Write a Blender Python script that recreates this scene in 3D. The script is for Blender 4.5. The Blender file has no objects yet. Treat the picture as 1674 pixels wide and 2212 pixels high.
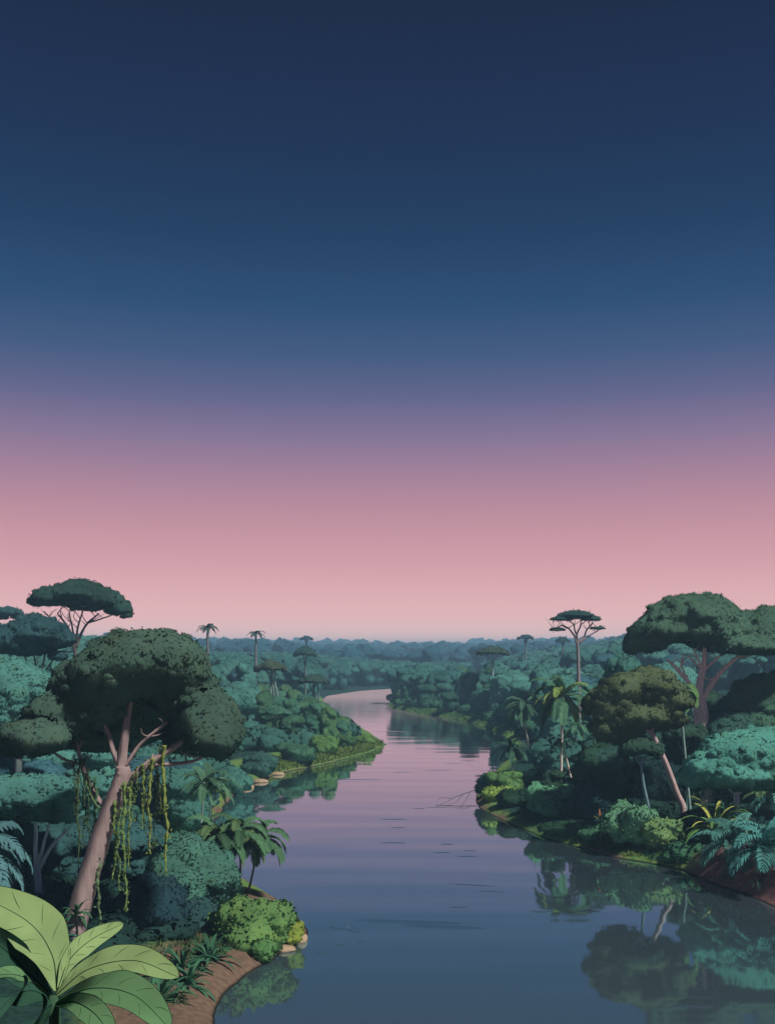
import bpy, bmesh, math, random
import numpy as np
from mathutils import Vector

SC = bpy.context.scene
COL = SC.collection
PI = math.pi
H = 20.0            # eye height above the river
F = 2212.0          # focal length in the units of the survey sketch
HX, HY = 837.0, 1400.0

def P(xd, yd, Y):
    """survey sketch bearing + distance -> world point"""
    return np.array([(xd-HX)/F*Y, Y, H-(yd-HY)/F*Y])

# ------------------------------------------------------------------ river + terrain
def W(xd, yd):
    Y = H*F/(yd-HY)
    return ((xd-HX)/F*Y, Y)
left_shore = [(-300,40),(-60,41),(-20,43)] and [(60,36),(20,38),(4,41),(-6,47)]
left_shore += [W(*p) for p in [(455,2212),(482,2150),(530,2108),(575,2080),(620,2052),(655,2030),(664,2014),(648,1990),(600,1945),(548,1915),
   (505,1885),(474,1835),(462,1780),(492,1733),(525,1704),(600,1672),(700,1652),(790,1629),(826,1615),(833,1608),(815,1595),(775,1570),(735,1545),(704,1525),(696,1511),(708,1503),
   (780,1492),(885,1485.5)]]
left_shore += [(60,530),(160,520),(320,470),(520,440)]
right_shore = [(520,395),(320,420),(170,432),(60,440)]
right_shore += [W(*p) for p in [(880,1502),(846,1513),(836,1522),(850,1531),(900,1541),(980,1553),(1040,1568),(1085,1587),(1102,1604),(1094,1640),(1066,1670),(1038,1700),
   (1026,1728),(1036,1745),(1056,1758),(1100,1780),(1180,1812),(1260,1833),(1330,1853),(1400,1864),(1470,1878),(1540,1908),(1600,1928),(1674,1958)]]
right_shore += [(44,66),(70,50),(110,40),(60,36)]
POLY = np.array(left_shore+right_shore)

def river_sd(x, y):
    """signed distance to the river outline, positive on land"""
    x = np.asarray(x, float); y = np.asarray(y, float)
    best = np.full(x.shape, 1e18); ins = np.zeros(x.shape, bool)
    n = len(POLY)
    for i in range(n):
        ax, ay = POLY[i]; bx, by = POLY[(i+1) % n]
        dx, dy = bx-ax, by-ay
        L = dx*dx+dy*dy+1e-9
        t = np.clip(((x-ax)*dx+(y-ay)*dy)/L, 0, 1)
        d = (x-ax-t*dx)**2+(y-ay-t*dy)**2
        best = np.minimum(best, d)
        c = ((ay > y) != (by > y)) & (x < (bx-ax)*(y-ay)/(by-ay+1e-12)+ax)
        ins ^= c
    d = np.sqrt(best)
    return np.where(ins, -d, d)

_r = np.random.RandomState(5)
_W = [(_r.uniform(-1, 1, 2), _r.uniform(0, 6.28)) for _ in range(24)]
def sines(x, y, scale, k0=0, n=8):
    s = 0
    for i in range(n):
        (d, ph) = _W[(k0+i) % 24]
        d = d/np.linalg.norm(d)*(0.6+0.9*((i*37) % 11)/11.)
        s = s+np.sin((x*d[0]+y*d[1])*6.28/scale+ph)
    return s/n

def hill(x, y):
    return 18.3-0.45*np.maximum(0, y-2)

def ground(x, y):
    x = np.asarray(x, float); y = np.asarray(y, float)
    wob = 0.35*sines(x, y, 5, 3)+0.18*sines(x, y, 1.7, 9)
    d = river_sd(x, y)+wob*np.clip(y/150., .6, 2)
    dl = np.maximum(d, 0)
    h = 0.9*(1-np.exp(-dl/1.4))+0.16*np.minimum(dl, 1.)+np.minimum(dl, 60)*0.035
    h = h+np.minimum(dl/12., 1)*0.35*sines(x, y, 22, 12)
    # the higher red earth bank at the near right
    red = np.exp(-((x-36)/16)**2-((y-80)/17)**2)
    h = h+red*3.0*(1-np.exp(-dl/2.6))
    # far low hills
    far = np.clip((y-600)/1500., 0, 1)
    h = h+far*(7+3*sines(x, y, 900, 1)+2*sines(x, y, 350, 6))
    left = np.clip((-x-10)/120., 0, 1)*np.clip((y-90)/150., 0, 1)*np.clip(1-(y-600)/700, 0, 1)
    h = h+left*5.0*np.minimum(dl/40., 1)
    rightm = np.clip((x-55)/80., 0, 1)*np.clip((y-150)/80., 0, 1)*np.clip(1-(y-600)/700, 0, 1)
    h = h+rightm*7.5*np.minimum(dl/30., 1)
    h = np.where(d > 0, h, np.maximum(-2.5, d*0.5))
    hl = hill(x, y)+0.15*sines(x, y, 4, 2)
    return np.where((y < 46), np.maximum(h, hl), h)

def gz(x, y):
    return float(ground(np.array([x]), np.array([y]))[0])

def hit(xd, yd):
    """where the bearing meets the terrain"""
    Y = np.linspace(46, 900, 6000)
    z = H-(yd-HY)/F*Y
    g = ground((xd-HX)/F*Y, Y)
    k = np.argmax(z <= np.maximum(g, 0))
    if z[k] > g[k]: k = -1
    return float((xd-HX)/F*Y[k]), float(Y[k]), float(max(g[k], 0))

# ------------------------------------------------------------------ materials
def srgb(r, g, b):
    f = lambda c: (c/255/12.92) if c/255 <= .04045 else ((c/255+.055)/1.055)**2.4
    return (f(r), f(g), f(b), 1)

def newmat(name):
    m = bpy.data.materials.new(name); m.use_nodes = True
    nt = m.node_tree; nt.nodes.clear()
    return m, nt, nt.nodes.new('ShaderNodeOutputMaterial')

def N(nt, t, **kw):
    n = nt.nodes.new(t)
    for k, v in kw.items():
        if k in n.inputs: n.inputs[k].default_value = v
        else: setattr(n, k, v)
    return n

def mixc(nt, fac, a, b, mode='MIX'):
    m = nt.nodes.new('ShaderNodeMix'); m.data_type = 'RGBA'; m.blend_type = mode
    for s, v in ((0, fac), (6, a), (7, b)):
        if hasattr(v, 'type') and hasattr(v, 'links'): nt.links.new(v, m.inputs[s])
        else: m.inputs[s].default_value = v
    return m.outputs[2]

TOON = 0.55
def soft_flat(nt, out, color, toon=TOON, normal=None):
    d = N(nt, 'ShaderNodeBsdfDiffuse'); t = N(nt, 'ShaderNodeBsdfToon')
    t.component = 'DIFFUSE'; t.inputs['Size'].default_value = 0.72; t.inputs['Smooth'].default_value = 0.10
    mx = N(nt, 'ShaderNodeMixShader'); mx.inputs[0].default_value = toon
    nt.links.new(color, d.inputs['Color']); nt.links.new(color, t.inputs['Color'])
    if normal: nt.links.new(normal, d.inputs['Normal']); nt.links.new(normal, t.inputs['Normal'])
    nt.links.new(d.outputs[0], mx.inputs[1]); nt.links.new(t.outputs[0], mx.inputs[2])
    nt.links.new(mx.outputs[0], out.inputs[0])

def foliage_mat(name, scale=0.35, amp=.22):
    m, nt, out = newmat(name)
    oi = N(nt, 'ShaderNodeObjectInfo'); tc = N(nt, 'ShaderNodeTexCoord')
    n1 = N(nt, 'ShaderNodeTexNoise'); n1.inputs['Scale'].default_value = scale; n1.inputs['Detail'].default_value = 3
    nt.links.new(tc.outputs['Object'], n1.inputs['Vector'])
    r1 = N(nt, 'ShaderNodeMapRange'); r1.inputs[1].default_value = .35; r1.inputs[2].default_value = .65
    r1.inputs[3].default_value = 1-amp; r1.inputs[4].default_value = 1+amp
    nt.links.new(n1.outputs[0], r1.inputs[0])
    cmb = N(nt, 'ShaderNodeCombineColor')
    for i in range(3): nt.links.new(r1.outputs[0], cmb.inputs[i])
    c = mixc(nt, 1.0, oi.outputs['Color'], cmb.outputs[0], 'MULTIPLY')
    n2 = N(nt, 'ShaderNodeTexNoise'); n2.inputs['Scale'].default_value = scale*2.3
    nt.links.new(tc.outputs['Object'], n2.inputs['Vector'])
    r2 = N(nt, 'ShaderNodeMapRange'); r2.inputs[1].default_value = .5; r2.inputs[2].default_value = .7
    r2.inputs[3].default_value = 0; r2.inputs[4].default_value = .45
    nt.links.new(n2.outputs[0], r2.inputs[0])
    c2 = mixc(nt, 1.0, c, (1.25, 1.0, .75, 1), 'MULTIPLY')
    c3 = mixc(nt, r2.outputs[0], c, c2)
    soft_flat(nt, out, c3)
    return m

def plain_mat(name, rgb, noise=8, amp=.25, toon=.35, stretch=(1, 1, 1), usecol=False, rough=None):
    m, nt, out = newmat(name)
    tc = N(nt, 'ShaderNodeTexCoord'); mp = N(nt, 'ShaderNodeMapping'); mp.inputs['Scale'].default_value = stretch
    n1 = N(nt, 'ShaderNodeTexNoise'); n1.inputs['Scale'].default_value = noise; n1.inputs['Detail'].default_value = 5
    nt.links.new(tc.outputs['Object'], mp.inputs[0]); nt.links.new(mp.outputs[0], n1.inputs['Vector'])
    r1 = N(nt, 'ShaderNodeMapRange'); r1.inputs[1].default_value = .35; r1.inputs[2].default_value = .65
    r1.inputs[3].default_value = 1-amp; r1.inputs[4].default_value = 1+amp*.5
    nt.links.new(n1.outputs[0], r1.inputs[0])
    cmb = N(nt, 'ShaderNodeCombineColor')
    for i in range(3): nt.links.new(r1.outputs[0], cmb.inputs[i])
    if usecol:
        src = N(nt, 'ShaderNodeObjectInfo').outputs['Color']
    else:
        src = (*rgb, 1)
    c = mixc(nt, 1.0, src, cmb.outputs[0], 'MULTIPLY')
    soft_flat(nt, out, c, toon)
    return m

M = {}
M['foliage'] = foliage_mat('foliage_leaves')
M['foliage_far'] = foliage_mat('distant_foliage', .09, .25)
M['blade'] = plain_mat('plant_blades', None, 3, .18, .5, usecol=True)
M['bark'] = plain_mat('bark', None, 6, .22, .45, (1, 1, .15), usecol=True)
M['vine'] = plain_mat('vine', None, 9, .35, .4, usecol=True)
M['stone'] = plain_mat('stone', (.33, .23, .15), 1.4, .25, .4)
M['vein'] = plain_mat('leaf_vein', (.012, .03, .022), 5, .1, 0)

# ------------------------------------------------------------------ mesh buffer
class Buf:
    def __init__(s): s.v = []; s.n = []; s.f3 = []; s.f4 = []; s.c = 0
    def add(s, v, n=None, f3=None, f4=None):
        v = np.asarray(v, float).reshape(-1, 3)
        s.v.append(v); s.n.append(np.full_like(v, np.nan) if n is None else np.asarray(n, float).reshape(-1, 3))
        if f3 is not None and len(f3): s.f3.append(np.asarray(f3, int).reshape(-1, 3)+s.c)
        if f4 is not None and len(f4): s.f4.append(np.asarray(f4, int).reshape(-1, 4)+s.c)
        s.c += len(v)
    def mesh(s, name, mat, custom=False, smooth=True):
        v = np.concatenate(s.v)
        f3 = np.concatenate(s.f3) if s.f3 else np.zeros((0, 3), int)
        f4 = np.concatenate(s.f4) if s.f4 else np.zeros((0, 4), int)
        me = bpy.data.meshes.new(name)
        me.vertices.add(len(v)); me.vertices.foreach_set('co', v.ravel())
        idx = np.concatenate([f3.ravel(), f4.ravel()])
        me.loops.add(len(idx)); me.loops.foreach_set('vertex_index', idx)
        tot = np.concatenate([np.full(len(f3), 3), np.full(len(f4), 4)])
        st = np.concatenate([[0], np.cumsum(tot)[:-1]])
        me.polygons.add(len(tot)); me.polygons.foreach_set('loop_start', st); me.polygons.foreach_set('loop_total', tot)
        me.polygons.foreach_set('use_smooth', np.full(len(tot), smooth))
        me.update(calc_edges=True)
        if custom:
            me.normals_split_custom_set_from_vertices(np.concatenate(s.n).tolist())
        if mat: me.materials.append(mat)
        return me

def link(name, me, parent=None, color=None, loc=None):
    o = bpy.data.objects.new(name, me); COL.objects.link(o)
    if parent is not None: o.parent = parent
    if color is not None: o.color = (*color[:3], 1)
    if loc is not None: o.location = loc
    return o

def tag(o, label, cat, group=None, kind=None):
    if label: o['label'] = label
    if cat: o['category'] = cat
    if group: o['group'] = group
    if kind: o['kind'] = kind
    return o

def root(name, loc, label, cat, group=None):
    o = bpy.data.objects.new(name, None); COL.objects.link(o)
    o.location = Vector([float(c) for c in loc]); o.empty_display_size = .3
    return tag(o, label, cat, group)

# ------------------------------------------------------------------ shapes
_ico = {}
def ico(k):
    if k not in _ico:
        bm = bmesh.new(); bmesh.ops.create_icosphere(bm, subdivisions=k, radius=1)
        v = np.array([x.co[:] for x in bm.verts]); f = np.array([[q.index for q in x.verts] for x in bm.faces]); bm.free()
        _ico[k] = (v/np.linalg.norm(v, axis=1)[:, None], f)
    return _ico[k]

def bump3(p, rs, scale, n=7):
    s = np.zeros(len(p))
    for _ in range(n):
        d = rs.normal(size=3); d /= np.linalg.norm(d)
        s += np.abs(np.sin(p@d*PI/scale*rs.uniform(.7, 1.4)+rs.uniform(0, 6)))
    return s/n-0.62

def unit(v): return v/(np.linalg.norm(v, axis=-1, keepdims=True)+1e-9)

def leaves(buf, C, Nn, size, rs, aspect=.62, tilt=.6, blend=.25):
    n = len(C)
    gn = unit(Nn+tilt*rs.normal(size=(n, 3))*.6)
    t = unit(np.cross(gn, rs.normal(size=(n, 3)))); b = np.cross(gn, t)
    s = (size*rs.uniform(.6, 1.3, n))[:, None]
    v = np.stack([C-t*s*.5, C+b*s*aspect*.5-gn*s*.05, C+t*s*.5-gn*s*.12, C-b*s*aspect*.5-gn*s*.05], 1)
    cn = unit(Nn+blend*rs.normal(size=(n, 3)))
    nn = np.repeat(cn[:, None, :], 4, 1)
    g = np.cross(v[:, 1]-v[:, 0], v[:, 3]-v[:, 0])
    flip = (g*cn).sum(1) < 0
    q = np.arange(n*4).reshape(n, 4); q[flip] = q[flip][:, ::-1]
    buf.add(v, nn, f4=q)

def inside(p, lobes, skip, k=.93):
    r = np.zeros(len(p), bool)
    for j, L in enumerate(lobes):
        if j == skip: continue
        c = np.array(L[:3]); s = np.array(L[3:6])*k
        r |= (((p-c)/s)**2).sum(1) < 1
    return r

def field(p, L, flat, k):
    c = L[None, :, :3]; sc = np.repeat(L[None, :, 3:6], len(p), 0).copy()
    d = p[:, None]-c
    sc[..., 2] = np.where(d[..., 2] < 0, sc[..., 2]*flat, sc[..., 2])
    q = d/sc; r = np.sqrt((q**2).sum(2))+1e-6
    g = np.exp(-k*np.clip(r-1, -1, 6)); Fs = g.sum(1)
    f = -np.log(Fs)/k
    gr = ((g/Fs[:, None]/r)[..., None]*q/sc).sum(1)
    return f, gr

def crown_buf(lobes, leaf, dens, seed, sub=3, flat=.5, rough=.10, buf=None, tilt=.28, blend=.12, aspect=.62, k=6., ragged=.12, puffs=0, psize=.24, psub=2):
    """lobes: list of (cx,cy,cz,rx,ry,rz), merged into one lumpy mass; flat: how far the undersides are pressed flat"""
    rs = np.random.RandomState(seed); buf = buf or Buf()
    LA = np.array([l[:6] for l in lobes], float); rm = float(np.median(LA[:, 3:6].min(1)))
    R0 = np.random.RandomState(seed*31); ds = [(unit(R0.normal(size=3)), R0.uniform(.7, 1.4), R0.uniform(0, 6)) for _ in range(14)]
    def lump(p):
        a = sum(np.abs(np.sin(p@d*PI/max(rm*.55, .3)*f+ph)) for d, f, ph in ds[:7])/7-.62
        b_ = sum(np.abs(np.sin(p@d*PI/max(rm*.22, .2)*f+ph)) for d, f, ph in ds[7:])/7-.62
        return a+.5*b_
    def settle(p):
        for _ in range(4):
            f, g = field(p, LA, flat, k); g2 = (g**2).sum(1, keepdims=True)+1e-9
            st = f[:, None]*g/g2; n_ = np.linalg.norm(st, axis=1, keepdims=True)
            p = p-st*np.minimum(1, rm*.6/(n_+1e-9))
        f, g = field(p, LA, flat, k)
        nn = unit(g)
        return p+nn*(rm*rough*2.0*lump(p))[:, None], nn
    for j, L in enumerate(LA):
        c = L[:3]; r = L[3:6]
        V, Fc = ico(sub)
        v = c+V*r*[1, 1, 1]; v[:, 2] = np.where(V[:, 2] < 0, c[2]+V[:, 2]*r[2]*flat, v[:, 2])
        keep = ~inside(v, lobes, j, .80)
        fk = keep[Fc].all(1)
        if fk.sum():
            v, nn = settle(v)
            a = v[Fc]; fn = np.cross(a[:, 1]-a[:, 0], a[:, 2]-a[:, 0])
            vn = np.zeros_like(v)
            for q in range(3): np.add.at(vn, Fc[:, q], fn)
            vn = unit(unit(vn)*.35+nn*.65)
            buf.add(v-nn*leaf*.12, vn, f3=Fc[fk])
        area = 4*PI*((r[0]*r[1])**1.6/3+(r[0]*r[2])**1.6/3+(r[1]*r[2])**1.6/3)**(1/1.6)
        n = int(area*dens/leaf**2)
        if n < 1: continue
        u = unit(rs.normal(size=(n, 3)))
        p = c+u*r*np.where(u[:, 2:] < 0, [1, 1, flat], [1, 1, 1])
        kk = ~inside(p, lobes, j, .88)
        if kk.sum() < 2: continue
        p, nl = settle(p[kk])
        m_ = rs.rand(len(p)) < ragged
        off = np.where(m_, rs.uniform(.1, .7, len(p)), rs.uniform(-.1, .12, len(p)))*leaf
        p = p+nl*off[:, None]
        leaves(buf, p[~m_], nl[~m_], leaf, rs, aspect=aspect, tilt=tilt, blend=blend)
        if m_.sum(): leaves(buf, p[m_], nl[m_], leaf, rs, aspect=aspect, tilt=tilt+.7, blend=blend)
    if puffs:
        wt = (LA[:, 3]*LA[:, 5]); wt = wt/wt.sum(); ix = rs.choice(len(LA), puffs*3, p=wt)
        u = unit(rs.normal(size=(puffs*3, 3))); ok = np.ones(puffs*3, bool)
        p = LA[ix, :3]+u*LA[ix, 3:6]*np.where(u[:, 2:] < 0, [1, 1, flat], [1, 1, 1])
        for j in range(len(LA)):
            ok &= ~(inside(p, LA, -1, .85) if j == 0 else ~ok)
        p = p[ok][:puffs]; p, pn = settle(p)
        V, Fc = ico(psub)
        for c, cn in zip(p, pn):
            r = rm*psize*rs.uniform(.6, 1.35)*np.array([1.15, 1.15, .9])
            c = c-cn*r.min()*.35
            nn = unit(V*.5+cn*.75)
            buf.add(c+V*r*(1+.12*lump(c+V*r)[:, None]), nn, f3=Fc)
            n = max(4, int(9*r[0]*r[1]*dens/leaf**2)); u = unit(rs.normal(size=(n, 3))+cn*.5)
            q = c+u*r*rs.uniform(.98, 1.12+.25*leaf/r[0], n)[:, None]
            leaves(buf, q, unit(u*.5+cn*.75), leaf*.9, rs, aspect=aspect, tilt=tilt+.25, blend=blend)
    return buf

def tube(buf, pts, rad, sides=8, wob=0, seed=0, cap=True):
    pts = np.asarray(pts, float); n = len(pts); rs = np.random.RandomState(seed)
    T = unit(np.gradient(pts, axis=0))
    ref = np.array([0, 1, 0.]) if abs(T[0][1]) < .9 else np.array([1., 0, 0])
    A = unit(np.cross(T, ref)); B = np.cross(T, A)
    ang = np.linspace(0, 2*PI, sides, endpoint=False)
    rr = np.asarray(rad)[:, None]*(1+wob*rs.uniform(-1, 1, (n, sides)))
    v = pts[:, None, :]+rr[..., None]*(np.cos(ang)[None, :, None]*A[:, None]+np.sin(ang)[None, :, None]*B[:, None])
    q = []
    for i in range(n-1):
        for k in range(sides):
            a = i*sides+k; b = i*sides+(k+1) % sides
            q.append((a, b, b+sides, a+sides))
    t = []
    vv = v.reshape(-1, 3)
    if cap:
        vv = np.vstack([vv, pts[:1], pts[-1:]])
        for k in range(sides):
            t.append((n*sides, (k+1) % sides, k)); t.append((n*sides+1, (n-1)*sides+k, (n-1)*sides+(k+1) % sides))
    buf.add(vv, f3=t, f4=q)

def smooth_path(pts, n=24):
    """Catmull-Rom through the points"""
    p = np.asarray(pts, float)
    if len(p) == 2: p = np.array([p[0], p[0]*.5+p[1]*.5, p[1]])
    pp = np.vstack([2*p[0]-p[1], p, 2*p[-1]-p[-2]])
    out = []
    m = len(p)-1
    for s in np.linspace(0, m-1e-6, n):
        i = int(s); t = s-i
        a, b, c, d = pp[i], pp[i+1], pp[i+2], pp[i+3]
        out.append(.5*((2*b)+(-a+c)*t+(2*a-5*b+4*c-d)*t*t+(-a+3*b-3*c+d)*t**3))
    return np.array(out)

def limb(buf, pts, r0, r1, n=18, sides=10, wob=.05, seed=0, wander=0):
    p = smooth_path(pts, n)
    if wander:
        rs = np.random.RandomState(seed); s = np.linspace(0, 1, n)
        for _ in range(3):
            p += wander*np.sin(s*rs.uniform(4, 14)+rs.uniform(0, 6))[:, None]*rs.normal(size=3)*[1, 1, .2]*(s*(1-s)*3)[:, None]
    tube(buf, p, np.linspace(1, 0, n)**.85*(r0-r1)+r1, sides, wob, seed)

# ---- survey-sketch tree: trunk, branches and crown lobes given as bearings at one distance
def sketch_tree(name, label, cat, Y, base, trunk, branches, lobes, col, bark, leaf=.3, dens=1.2, seed=1, depth=.85, flat=.5,
                group=None, rough=.10, sub=4, crown_name='crown', wob=.05, puffs=110, psize=.26, twigs=0, tilt=.35, blend=.14):
    """base: (xd,) or world xyz; trunk: [(xd,yd,dY)..]; branches: [([pts], r0, r1)]; lobes: [(xd,yd,rxd,ryd,dY[,depthfactor])]"""
    bx = (base-HX)/F*Y if not isinstance(base, tuple) else base[0]
    bz = gz(bx, Y)
    o = root(name, (bx, Y, bz), label, cat, group)
    O = np.array([bx, Y, bz])
    k = Y/F
    (tp, r0, r1) = trunk
    pts = [P(p[0], p[1], Y+(p[2] if len(p) > 2 else 0))-O for p in tp]
    pts = [np.array([pts[0][0]*.15, pts[0][1]*.15, -.4])] + pts if pts[0][2] > .5 else [np.array([0, 0, -.4])]+pts[1:]
    b = Buf(); limb(b, pts, r0*k, r1*k, 30, 14, wob, seed)
    # root flare
    tr = link('trunk', b.mesh('trunk', M['bark']), o, bark)
    for i, (bp, a, c) in enumerate(branches):
        b = Buf()
        pp = [P(p[0], p[1], Y+(p[2] if len(p) > 2 else 0))-O for p in bp]
        limb(b, pp, a*k, c*k, 16, 8, .05, seed+i, wander=.12*k*10)
        rs = np.random.RandomState(seed*7+i)
        for t in range(twigs):
            s = smooth_path(pp, 20)[rs.randint(9, 20)]
            d = np.array([rs.uniform(-1, 1), rs.uniform(-.6, .6), rs.uniform(.25, .9)])*k*rs.uniform(25, 50)
            limb(b, [s, s+d*.5+rs.normal(size=3)*k*4, s+d], c*k*.8, c*k*.25, 7, 5, 0, seed+t)
        link('branch', b.mesh('branch', M['bark']), o, bark)
    L = []
    for l in lobes:
        c = P(l[0], l[1], Y+l[4])-O
        L.append((*c, l[2]*k, l[2]*k*(l[5] if len(l) > 5 else depth), l[3]*k))
    link(crown_name, crown_buf(L, leaf, dens, seed, sub=sub, flat=flat, rough=rough, tilt=tilt, blend=blend, puffs=puffs, psize=psize).mesh(crown_name, M['foliage'], True), o, col)
    return o

# ------------------------------------------------------------------ palms
def frond_mesh(buf, start, az, el, length, droop, rs, width=.35, nleaf=26, leafw=.05, hang=.5, vee=.35, rachis=.02, tipfade=.25):
    n = 16
    p = [np.array(start, float)]; d = np.array([math.cos(az)*math.cos(el), math.sin(az)*math.cos(el), math.sin(el)])
    for i in range(n):
        p.append(p[-1]+d*length/n)
        d = d+np.array([0, 0, -droop/n*(1+1.2*i/n)]); d /= np.linalg.norm(d)
    p = np.array(p)
    tube(buf, p, np.linspace(rachis, rachis*.25, n+1), 5)
    T = unit(np.gradient(p, axis=0)); side = unit(np.cross(T, [0, 0, 1.])); up = np.cross(side, T)
    for s in (-1, 1):
        tt = np.linspace(.10, .99, nleaf)+rs.uniform(-.01, .01, nleaf)
        f = np.clip(tt*n, 0, n-1e-3); i = f.astype(int); w = (f-i)[:, None]
        c = p[i]*(1-w)+p[i+1]*w; t = T[i]; sd = side[i]*s; u = up[i]
        ln = width*length*(np.sin(np.clip(tt*1.02, 0, 1)*PI)**.6*(1-tipfade)+tipfade*(1-tt))*rs.uniform(.85, 1.1, nleaf)
        ln = ln[:, None]
        dirv = unit(sd*.9+t*(.35+.5*tt[:, None])+u*vee)
        a = c; m = c+dirv*ln*.5+np.array([0, 0, -hang*.12])*ln
        e = c+dirv*ln*.85+np.array([0, 0, -hang*.6])*ln
        wv = t*leafw*length*.5
        v = np.stack([a-wv*.4, a+wv*.4, m+wv, m-wv, e+wv*.12, e-wv*.12], 1)
        q = np.arange(nleaf)[:, None]*6
        f4 = np.concatenate([q+[0, 1, 2, 3], q+[3, 2, 4, 5]])
        if s < 0: f4 = f4[:, ::-1]
        buf.add(v, f4=f4)

def palm(name, label, top, base, nf=13, flen=3.6, seed=1, col=(.05, .13, .06), bark=(.32, .27, .22), r=.2, group=None, bend=0., droop=1.3,
         el=(.0, 1.2), width=.28, hang=.6, leafw=.055, extra=None, cat='palm', lift=0, altcol=None, nleaf=24):
    rs = np.random.RandomState(seed)
    base = np.array(base, float); top = np.array(top, float)
    o = root(name, base, label, cat, group)
    T = top-base
    b = Buf()
    pts = [np.array([0, 0, -.4]), T*.5+np.array([bend, 0, 0]), T]
    pth = smooth_path(pts, 26)
    rad = r*(1+.5*np.exp(-np.linspace(0, 10, 26)))*np.linspace(1, .7, 26)*(1+.06*(np.arange(26) % 2))
    tube(b, pth, rad, 10, .02, seed)
    # crownshaft
    tube(b, [T-[0, 0, .1*flen], T, T+[0, 0, .06*flen]], [r*.75, r*1.1, r*.4], 8)
    link('trunk', b.mesh('trunk', M['bark']), o, bark)
    for i in range(nf):
        az = i*2.39996+rs.uniform(-.25, .25)
        e = el[0]+(el[1]-el[0])*((i+.5)/nf)**.9+rs.uniform(-.08, .08)
        b = Buf()
        frond_mesh(b, T+[0, 0, lift], az, e, flen*rs.uniform(.85, 1.08), droop*rs.uniform(.85, 1.2), rs, width, nleaf, leafw, hang, rachis=r*.14)
        c = np.array(col)*rs.uniform(.62, 1.35)
        if altcol and i % 3 == 0: c = np.array(altcol)
        link('frond', b.mesh('frond', M['blade'], smooth=False), o, c)
    return o

# broad blade following a 3-D midline
def blade(buf, mid, wid, upv, fold=.15, n=26, m=6, wave=0, rs=None, notch=0, ribbuf=None, rib=.006, tipk=.75, basek=.35, veins=0):
    p = smooth_path(mid, n); T = unit(np.gradient(p, axis=0))
    up = np.tile(np.array(upv, float), (n, 1)); S = unit(np.cross(T, up)); U = np.cross(S, T)
    t = np.linspace(0, 1, n)
    w = wid*np.minimum(1, (t/basek+.06)**.8)*np.sqrt(np.clip(1-((t-tipk)/(1-tipk)).clip(0, 1)**2, 0, 1))
    w = np.maximum(w, wid*.02)
    s = np.linspace(-1, 1, 2*m+1)
    ph = rs.uniform(0, 6) if rs is not None else 0
    V = p[:, None]+(w[:, None]*s[None])[..., None]*S[:, None]
    V = V+(w[:, None]*(np.abs(s)**1.4)[None]*fold)[..., None]*U[:, None]
    if wave: V = V+(wave*wid*np.sin(t*22+ph)[:, None]*(np.abs(s)**2)[None])[..., None]*U[:, None]
    if notch and rs is not None:
        k = (rs.uniform(0, 1, (n, 2*m+1)) < notch) & (np.abs(s)[None] > .8)
    g = 2*m+1
    q = [(i*g+j, i*g+j+1, (i+1)*g+j+1, (i+1)*g+j) for i in range(n-1) for j in range(2*m)]
    buf.add(V, f4=q)
    if ribbuf is not None:
        for e_ in (0, 2*m): tube(ribbuf, V[:, e_], np.full(n, rib*.42), 5)
        tube(ribbuf, p+U*rib*.2-T*0, np.linspace(rib, rib*.35, n), 5)
        for v in range(veins):
            i = int(n*(.15+.7*(v+.5)/veins)); sg = 1 if v % 2 else -1
            j0 = m+sg*2; j1 = m+sg*(m-1)
            i2 = min(n-1, i+3)
            a = V[i, j0]; c = V[i2, j1]
            tube(ribbuf, [a+U[i]*rib*.1, (V[i, (j0+j1)//2]+V[i2, (j0+j1)//2])/2+U[i]*rib*.1, c+U[i]*rib*.1], [rib*.2, rib*.45, rib*.15], 4)

def rosette(name, label, cat, base, n, length, width, col, seed=1, droop=.9, el=(.3, 1.3), group=None, separate=True, part='leaf', fold=.35, altcol=None, sector=None, alt_every=3):
    rs = np.random.RandomState(seed)
    o = root(name, base, label, cat, group)
    big = Buf()
    for i in range(n):
        az = i*2.39996+rs.uniform(-.3, .3)
        if sector: az = sector[0]+(sector[1]-sector[0])*(i+.5)/n+rs.uniform(-.1, .1)
        e = rs.uniform(*el); L = length*rs.uniform(.7, 1.1)
        d = np.array([math.cos(az)*math.cos(e), math.sin(az)*math.cos(e), math.sin(e)])
        p = [np.array([0, 0, -.1])]
        for k in range(6):
            p.append(p[-1]+d*L/6); d = unit(d+[0, 0, -droop/6*(1+k*.3)])
        b = Buf() if separate else big
        blade(b, p, width*rs.uniform(.8, 1.15), (0, 0, 1), fold=fold, n=12, m=2, tipk=.35, basek=.3)
        if separate:
            c = np.array(col)*rs.uniform(.8, 1.2)
            if altcol and i % alt_every == 0: c = np.array(altcol)
            link(part, b.mesh(part, M['blade']), o, c)
    drop = float(base[2])-gz(float(base[0]), float(base[1]))
    if drop > .15 and drop < 8:
        b = Buf(); limb(b, [(0, 0, -drop-.2), (.05, .1, -drop*.5), (0, 0, .05)], .05+.02*length, .04+.01*length, 10, 7, .08, seed)
        link('stem', b.mesh('stem', M['bark']), o, (.14, .13, .09))
    if not separate: link('leaves', big.mesh('leaves', M['blade']), o, col)
    return o

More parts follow.
